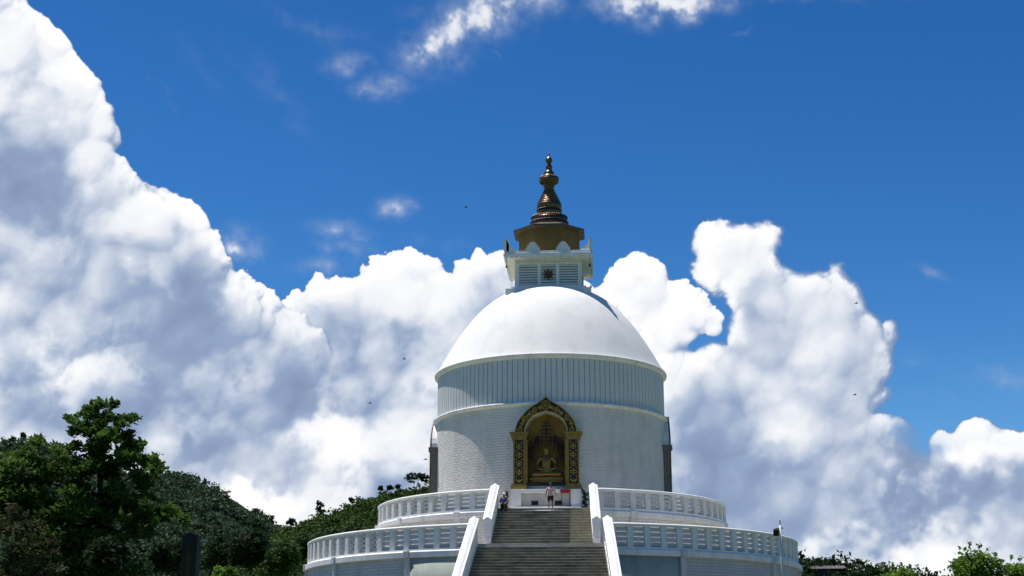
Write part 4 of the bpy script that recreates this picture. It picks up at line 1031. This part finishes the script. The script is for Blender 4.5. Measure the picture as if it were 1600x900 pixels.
# ------------------------------------------------------------------ people
M['skin'] = mat('skin', (.27, .14, .085), .55, .06, 8)
M['hair'] = mat('black_hair', (.012, .010, .009), .5, .1, 8)
M['pink'] = mat('pink_checked_cotton', (.50, .25, .25), .85, .25, 9, col2=(.60, .42, .40))
M['shorts'] = mat('maroon_shorts', (.045, .012, .018), .85, .15, 6)
M['white_cloth'] = mat('white_cloth', (.75, .74, .72), .85, .06, 6)
M['blue_plaid'] = mat('blue_patterned_cotton', (.06, .07, .17), .85, .45, 16, col2=(.22, .24, .36))
M['dark_cloth'] = mat('dark_trousers', (.014, .013, .016), .85, .2, 6)
M['sandal'] = mat('dark_sandal', (.03, .02, .015), .8, .1, 6)
def hand(nd, ed, w, idx, d, side, palm=.09):
    """palm and five fingers from the wrist vertex, pointing along d; side is the thumb direction"""
    d = Vector(d).normalized(); side = Vector(side).normalized(); w = Vector(w); n = d.cross(side)
    b = len(nd); nd.append((w+d*.055, .026)); ed.append((idx, b))
    for i, (o, l) in enumerate(((-.030, .062), (-.010, .074), (.010, .078), (.030, .068))):
        k = len(nd); p0 = w+d*.092+side*o
        nd += [(p0, .0105), (p0+d*l*.55+n*.010, .0085), (p0+d*l*.9+n*.030, .0075)]; ed += [(b, k), (k, k+1), (k+1, k+2)]
    k = len(nd); nd += [(w+d*.045+side*.042, .0115), (w+d*.080+side*.060+n*.01, .0095)]; ed += [(b, k), (k, k+1)]
def head(nd, ed, neck, up, fwd, sc=1.0):
    up = Vector(up).normalized(); fwd = Vector(fwd).normalized(); rt = fwd.cross(up); c = Vector(nd[neck][0])
    b = len(nd)
    nd += [(c+up*.07*sc+fwd*.015, .052*sc), (c+up*.13*sc+fwd*.02, .080*sc), (c+up*.205*sc+fwd*.005, .090*sc), (c+up*.26*sc-fwd*.01, .055*sc)]
    ed += [(neck, b), (b, b+1), (b+1, b+2), (b+2, b+3)]
    k = len(nd); nd += [(c+up*.155*sc+fwd*.105*sc, .018*sc), (c+up*.140*sc+fwd*.120*sc, .012*sc)]; ed += [(b+1, k), (k, k+1)]
    for s in (-1, 1):
        k = len(nd); nd += [(c+up*.165*sc+rt*s*.090*sc-fwd*.01, .018*sc)]; ed += [(b+2, k)]
    return c+up*.19*sc, c, rt
def face(o, hc, up, fwd, rt, sc=1.0):
    up = Vector(up).normalized(); fwd = Vector(fwd).normalized()
    mb = MB()
    for s in (-1, 1): mb.ball(hc+rt*s*.034*sc+fwd*.088*sc-up*.005, .012*sc, 7, 5)
    mb.build('eyes', M['hair'], o)
    MB().tube([hc-up*.085*sc+fwd*.088*sc-rt*.025*sc, hc-up*.087*sc+fwd*.095*sc, hc-up*.085*sc+fwd*.088*sc+rt*.025*sc], .007, 5).build('lips', mat('lips', (.22, .08, .07), .5, .05, 9), o)
def hairdo(o, hc, up, fwd, m, name='hair', sc=1.0, low=.0):
    up = Vector(up).normalized(); fwd = Vector(fwd).normalized(); rt = fwd.cross(up)
    Mr = Matrix((rt, fwd, up)).transposed()
    mb = MB(); mb.ball(hc-fwd*.022+up*.022, (.100*sc, .108*sc, .108*sc), 14, 10, Mr)
    if low: mb.ball(hc-fwd*.04-up*.09, (.098*sc, .085*sc, .13*sc), 12, 8, Mr)
    mb.build(name, m, o)
# person climbing towards the niche, seen from behind
p1 = thing('person', 'person in pink checked shirt and dark shorts walking towards the niche', 'person', (.42, -12.4, 10.77))
O = lambda x, y, z: Vector((.42+x, -12.4+y, 10.77+z))
nd = [(O(0, 0, .92), .135), (O(0, 0, 1.08), .125), (O(0, .03, 1.25), .145), (O(0, .03, 1.40), .115), (O(0, .04, 1.47), .055)]
ed = [(0, 1), (1, 2), (2, 3), (3, 4)]
hc1, _, rt1 = head(nd, ed, 4, (0, .12, 1), (0, 1, -.1))
leg = {}
for s, pts in ((-1, [(-.10, 0, .86, .095), (-.11, -.02, .50, .062), (-.12, -.14, .10, .042), (-.12, -.12, .035, .04), (-.13, .04, .03, .032)]), (1, [(.10, 0, .86, .095), (.11, .16, .52, .062), (.11, .10, .10, .042), (.11, .08, .035, .04), (.12, .24, .03, .032)])):
    b = len(nd)
    nd += [(O(x, y, z), r_) for x, y, z, r_ in pts]; ed += [(0, b)]+[(b+i, b+i+1) for i in range(len(pts)-1)]
for s, pts in ((-1, [(-.20, .03, 1.38, .062), (-.28, -.02, 1.14, .045), (-.32, .06, .90, .032)]), (1, [(.20, .03, 1.38, .062), (.29, -.06, 1.15, .045), (.36, .02, .92, .032)])):
    b = len(nd); nd += [(O(x, y, z), r_) for x, y, z, r_ in pts]; ed += [(3, b), (b, b+1), (b+1, b+2)]
    hand(nd, ed, nd[b+2][0], b+2, Vector((s*.08, .18, -1)), (0, 1, .1))
body = link('body', skin_mesh(nd, ed), M['skin'], p1)
tn = [(O(0, 0, .84), .165), (O(0, 0, 1.02), .158), (O(0, .03, 1.24), .172), (O(0, .03, 1.40), .135), (O(0, .035, 1.44), .08)]; te = [(0, 1), (1, 2), (2, 3), (3, 4)]
for s, pts in ((-1, [(-.20, .03, 1.385, .085), (-.255, 0, 1.20, .078)]), (1, [(.20, .03, 1.385, .085), (.262, -.03, 1.20, .078)])):
    b = len(tn); tn += [(O(*q[:3]), q[3]) for q in pts]; te += [(3, b), (b, b+1)]
link('shirt', skin_mesh(tn, te), M['pink'], p1)
tn = [(O(0, 0, .90), .150)]; te = []
for pts in ([(-.10, 0, .80, .118), (-.112, -.02, .50, .098)], [(.10, .02, .80, .118), (.112, .14, .54, .098)]):
    b = len(tn); tn += [(O(*q[:3]), q[3]) for q in pts]; te += [(0, b), (b, b+1)]
link('shorts', skin_mesh(tn, te), M['shorts'], p1)
hairdo(p1, hc1, (0, .12, 1), (0, 1, -.1), mat('dark_grey_hair', (.045, .042, .04), .6, .2, 12)); face(p1, hc1, (0, .12, 1), (0, 1, -.1), rt1)
for x, y in ((-.125, -.05), (.115, .15)): MB().box(O(x, y, .008), (.05, .13, .012)).build('sandal', M['sandal'], p1)
# person sitting on the top step by the left parapet
p2 = thing('person', 'person in white head cloth and blue top sitting on the top step by the parapet', 'person', (-2.70, -12.95, 10.77))
O = lambda x, y, z: Vector((-2.68+x, -12.95+y, 10.77+z))
nd = [(O(0, 0, .14), .145), (O(0, .0, .34), .125), (O(0, -.03, .54), .145), (O(0, -.04, .68), .11), (O(0, -.05, .74), .052)]
ed = [(0, 1), (1, 2), (2, 3), (3, 4)]
hc2, _, rt2 = head(nd, ed, 4, (0, -.08, 1), (.25, -1, -.05))
for s in (-1, 1):
    b = len(nd); q = [(s*.11, -.06, .13, .10), (s*.14, -.42, .22, .072), (s*.13, -.50, -.18, .046), (s*.13, -.49, -.30, .042), (s*.13, -.62, -.345, .034)]
    nd += [(O(*p[:3]), p[3]) for p in q]; ed += [(0, b)]+[(b+i, b+i+1) for i in range(4)]
    b = len(nd); q = [(s*.19, -.03, .65, .058), (s*.25, -.14, .42, .045), (s*.13, -.38, .34, .033)]
    nd += [(O(*p[:3]), p[3]) for p in q]; ed += [(3, b), (b, b+1), (b+1, b+2)]
    hand(nd, ed, nd[b+2][0], b+2, Vector((-s*.4, -1, -.35)), (-s, .3, 0))
link('body', skin_mesh(nd, ed), M['skin'], p2)
tn = [(O(0, 0, .14), .172), (O(0, 0, .34), .155), (O(0, -.03, .54), .172), (O(0, -.04, .67), .13)]; te = [(0, 1), (1, 2), (2, 3)]
for s in (-1, 1):
    b = len(tn); q = [(s*.19, -.03, .655, .080), (s*.25, -.13, .43, .070), (s*.17, -.31, .365, .05)]
    tn += [(O(*p[:3]), p[3]) for p in q]; te += [(3, b), (b, b+1), (b+1, b+2)]
link('top', skin_mesh(tn, te), M['blue_plaid'], p2)
tn = [(O(0, 0, .13), .165)]; te = []
for s in (-1, 1):
    b = len(tn); q = [(s*.11, -.07, .14, .118), (s*.14, -.42, .215, .092), (s*.13, -.50, -.16, .07), (s*.13, -.49, -.28, .062)]
    tn += [(O(*p[:3]), p[3]) for p in q]; te += [(0, b), (b, b+1), (b+1, b+2), (b+2, b+3)]
link('trousers', skin_mesh(tn, te), M['dark_cloth'], p2)
hairdo(p2, hc2, (0, -.08, 1), (.25, -1, -.05), M['white_cloth'], 'head_cloth', 1.12, 1); face(p2, hc2, (0, -.08, 1), (.25, -1, -.05), rt2)

# ------------------------------------------------------------------ lamp, pillar, house, pole, birds
LX, LY = 14.6, -21.0
lp = thing('floodlight_pole', 'slim grey pole with a black floodlight by the right end of the lower terrace', 'lamp post', (LX, LY, 3.9))
MB().tube([(LX, LY, 3.3), (LX, LY, 6.5), (LX, LY, 8.75)], [.08, .075, .065], 10).lathe([(.14, 3.4), (.14, 4.05), (.07, 4.1)], 12, c=(LX, LY)).build('pole', M['pole'], lp)
MB().tube([(LX-.30, LY, 8.55), (LX+.18, LY, 8.58)], .035, 6).tube([(LX, LY, 8.7), (LX, LY, 8.98)], .03, 6).build('bracket', M['black'], lp)
Rf = Matrix.Rotation(R(25), 3, 'X')
MB().box((LX-.26, LY-.03, 8.32), (.17, .10, .20), Rf).box((LX-.26, LY+.09, 8.34), (.10, .05, .12), Rf).build('floodlight', M['black'], lp, .02)
MB().lathe([(.001, 9.12), (.04, 9.10), (.05, 9.02), (.03, 8.96), (.001, 8.96)], 10, c=(LX-.02, LY)).build('finial', M['paint'], lp)
c = at(300, 832, -45); gz = ground_h(c.x, -45)
mo = thing('stone_pillar', 'dark stone pillar with a gabled top and a mossy streak, beside the big broadleaf tree', 'pillar', (c.x, -45, gz))
h0 = c.z-.20; w = .35
mb = MB().prism([(c.x-w, gz-.2), (c.x-w, h0), (c.x-w-.04, h0), (c.x-w-.04, h0+.06), (c.x, c.z), (c.x+w+.04, h0+.06), (c.x+w+.04, h0), (c.x+w, h0), (c.x+w, gz-.2)], -45.3, -44.7); mb.build('shaft', M['mono'], mo, .01)
MB().prism([(c.x-.16, gz), (c.x-.10, h0-.55), (c.x-.03, h0-.35), (c.x+.06, h0-.45), (c.x+.10, gz)], -45.325, -45.298).build('moss_streak', M['moss'], mo)
q = at(318, 845, -45)
MB().tube([(c.x+w-.02, -45, q.z-.02), (q.x+.14, -45, q.z)], .022, 6).box((q.x+.04, -45.02, q.z+.02), (.12, .05, .025)).build('lamp_arm', M['pole'], mo)
hp = at(1290, 889, 192)
ho = thing('house', 'small house with a pale roof among the dark trees of the low ridge', 'house', (hp.x, 192, hp.z-4))
MB().bx(hp.x-3.2, hp.x+3.4, 190, 196, hp.z-4, hp.z-.1).build('wall', mat('brown_house_wall', (.06, .045, .045), .9, .2, 1), ho)
mb = MB(); zr = hp.z-.1
vs = [(hp.x+dx, y, z) for dx in (-3.7, 3.9) for y, z in ((189.2, zr), (193, zr+.85), (196.8, zr), (196.8, zr-.14), (193, zr+.68), (189.2, zr-.14))]
mb.add(vs, [(i, (i+1) % 6, 6+(i+1) % 6, 6+i) for i in range(6)]+[(0, 1, 4, 5), (1, 2, 3, 4), (6, 11, 10, 7), (7, 10, 9, 8)])
mb.build('roof', mat('pale_roof', (.13, .11, .115), .8, .25, .8, spec=.1, stain=(.06, .05, .05), stain_amt=.6), ho)
for i in range(3): MB().bx(hp.x-2.4+i*2, hp.x-1.5+i*2, 189.97, 190.05, hp.z-2.0, hp.z-.8).build('window', M['hollow'], ho)
sp_ = at(1450, 893, 120)
po = thing('flag_pole', 'thin dark pole tip between the two bright bushes at the right', 'pole', (sp_.x, 120, sp_.z-7))
MB().tube([(sp_.x, 120, sp_.z-7), (sp_.x, 120, sp_.z)], [.10, .05], 8).build('pole', M['black'], po)
MB().lathe([(.001, sp_.z-.9), (.22, sp_.z-.75), (.10, sp_.z-.3), (.001, sp_.z+.25)], 10, c=(sp_.x, 120)).build('finial', M['black'], po)
BIRDS = [(728, 324, 'small dark bird high in the blue sky left of the spire', 20), (632, 561, 'small dark bird in front of the cloud left of the dome edge', -10), (578, 630, 'small dark bird in front of the grey cloud above the near hill', 15), (665, 718, 'small dark bird close to the left side of the drum', 5), (1336, 617, 'small dark bird at the ragged right edge of the right-hand cloud', -20), (1338, 474, 'small dark bird at the top edge of the right-hand cloud', 10)]
for i, (x, y, lb, hd) in enumerate(BIRDS):
    c = at(x, y, -20); b_ = thing('bird', lb, 'bird', c, R(hd), 'small birds flying around the stupa')
    W = .17 if i < 6 else .10
    nd = [((-.10, 0, 0), .012), ((-.03, 0, 0), .030), ((.05, 0, .005), .026), ((.09, 0, .012), .020), ((.125, 0, .008), .006), ((-.17, .02, 0), .006), ((-.17, -.02, 0), .006)]
    ed = [(0, 1), (1, 2), (2, 3), (3, 4), (0, 5), (0, 6)]
    link('body', skin_mesh([((p[0]*W/.17, p[1], p[2]), r_) for p, r_ in nd], ed, 1, 1), M['black'], b_, local=True)
    for s in (-1, 1):
        wv = [(.03, s*.02, .01), (.055, s*W*.55, .05+.02*(i % 3)), (-.02, s*W*1.05, .02+.03*(i % 2)), (-.03, s*W*.55, .045), (-.04, s*.02, .008)]
        mb = MB(); mb.add([(x_, y_, z_+.004) for x_, y_, z_ in wv]+[(x_, y_, z_-.004) for x_, y_, z_ in wv], [(0, 1, 2, 3, 4), (9, 8, 7, 6, 5)]+[(k, k+5, (k+1) % 5+5, (k+1) % 5) for k in range(5)]); mb.build('wing', M['black'], b_, local=True)
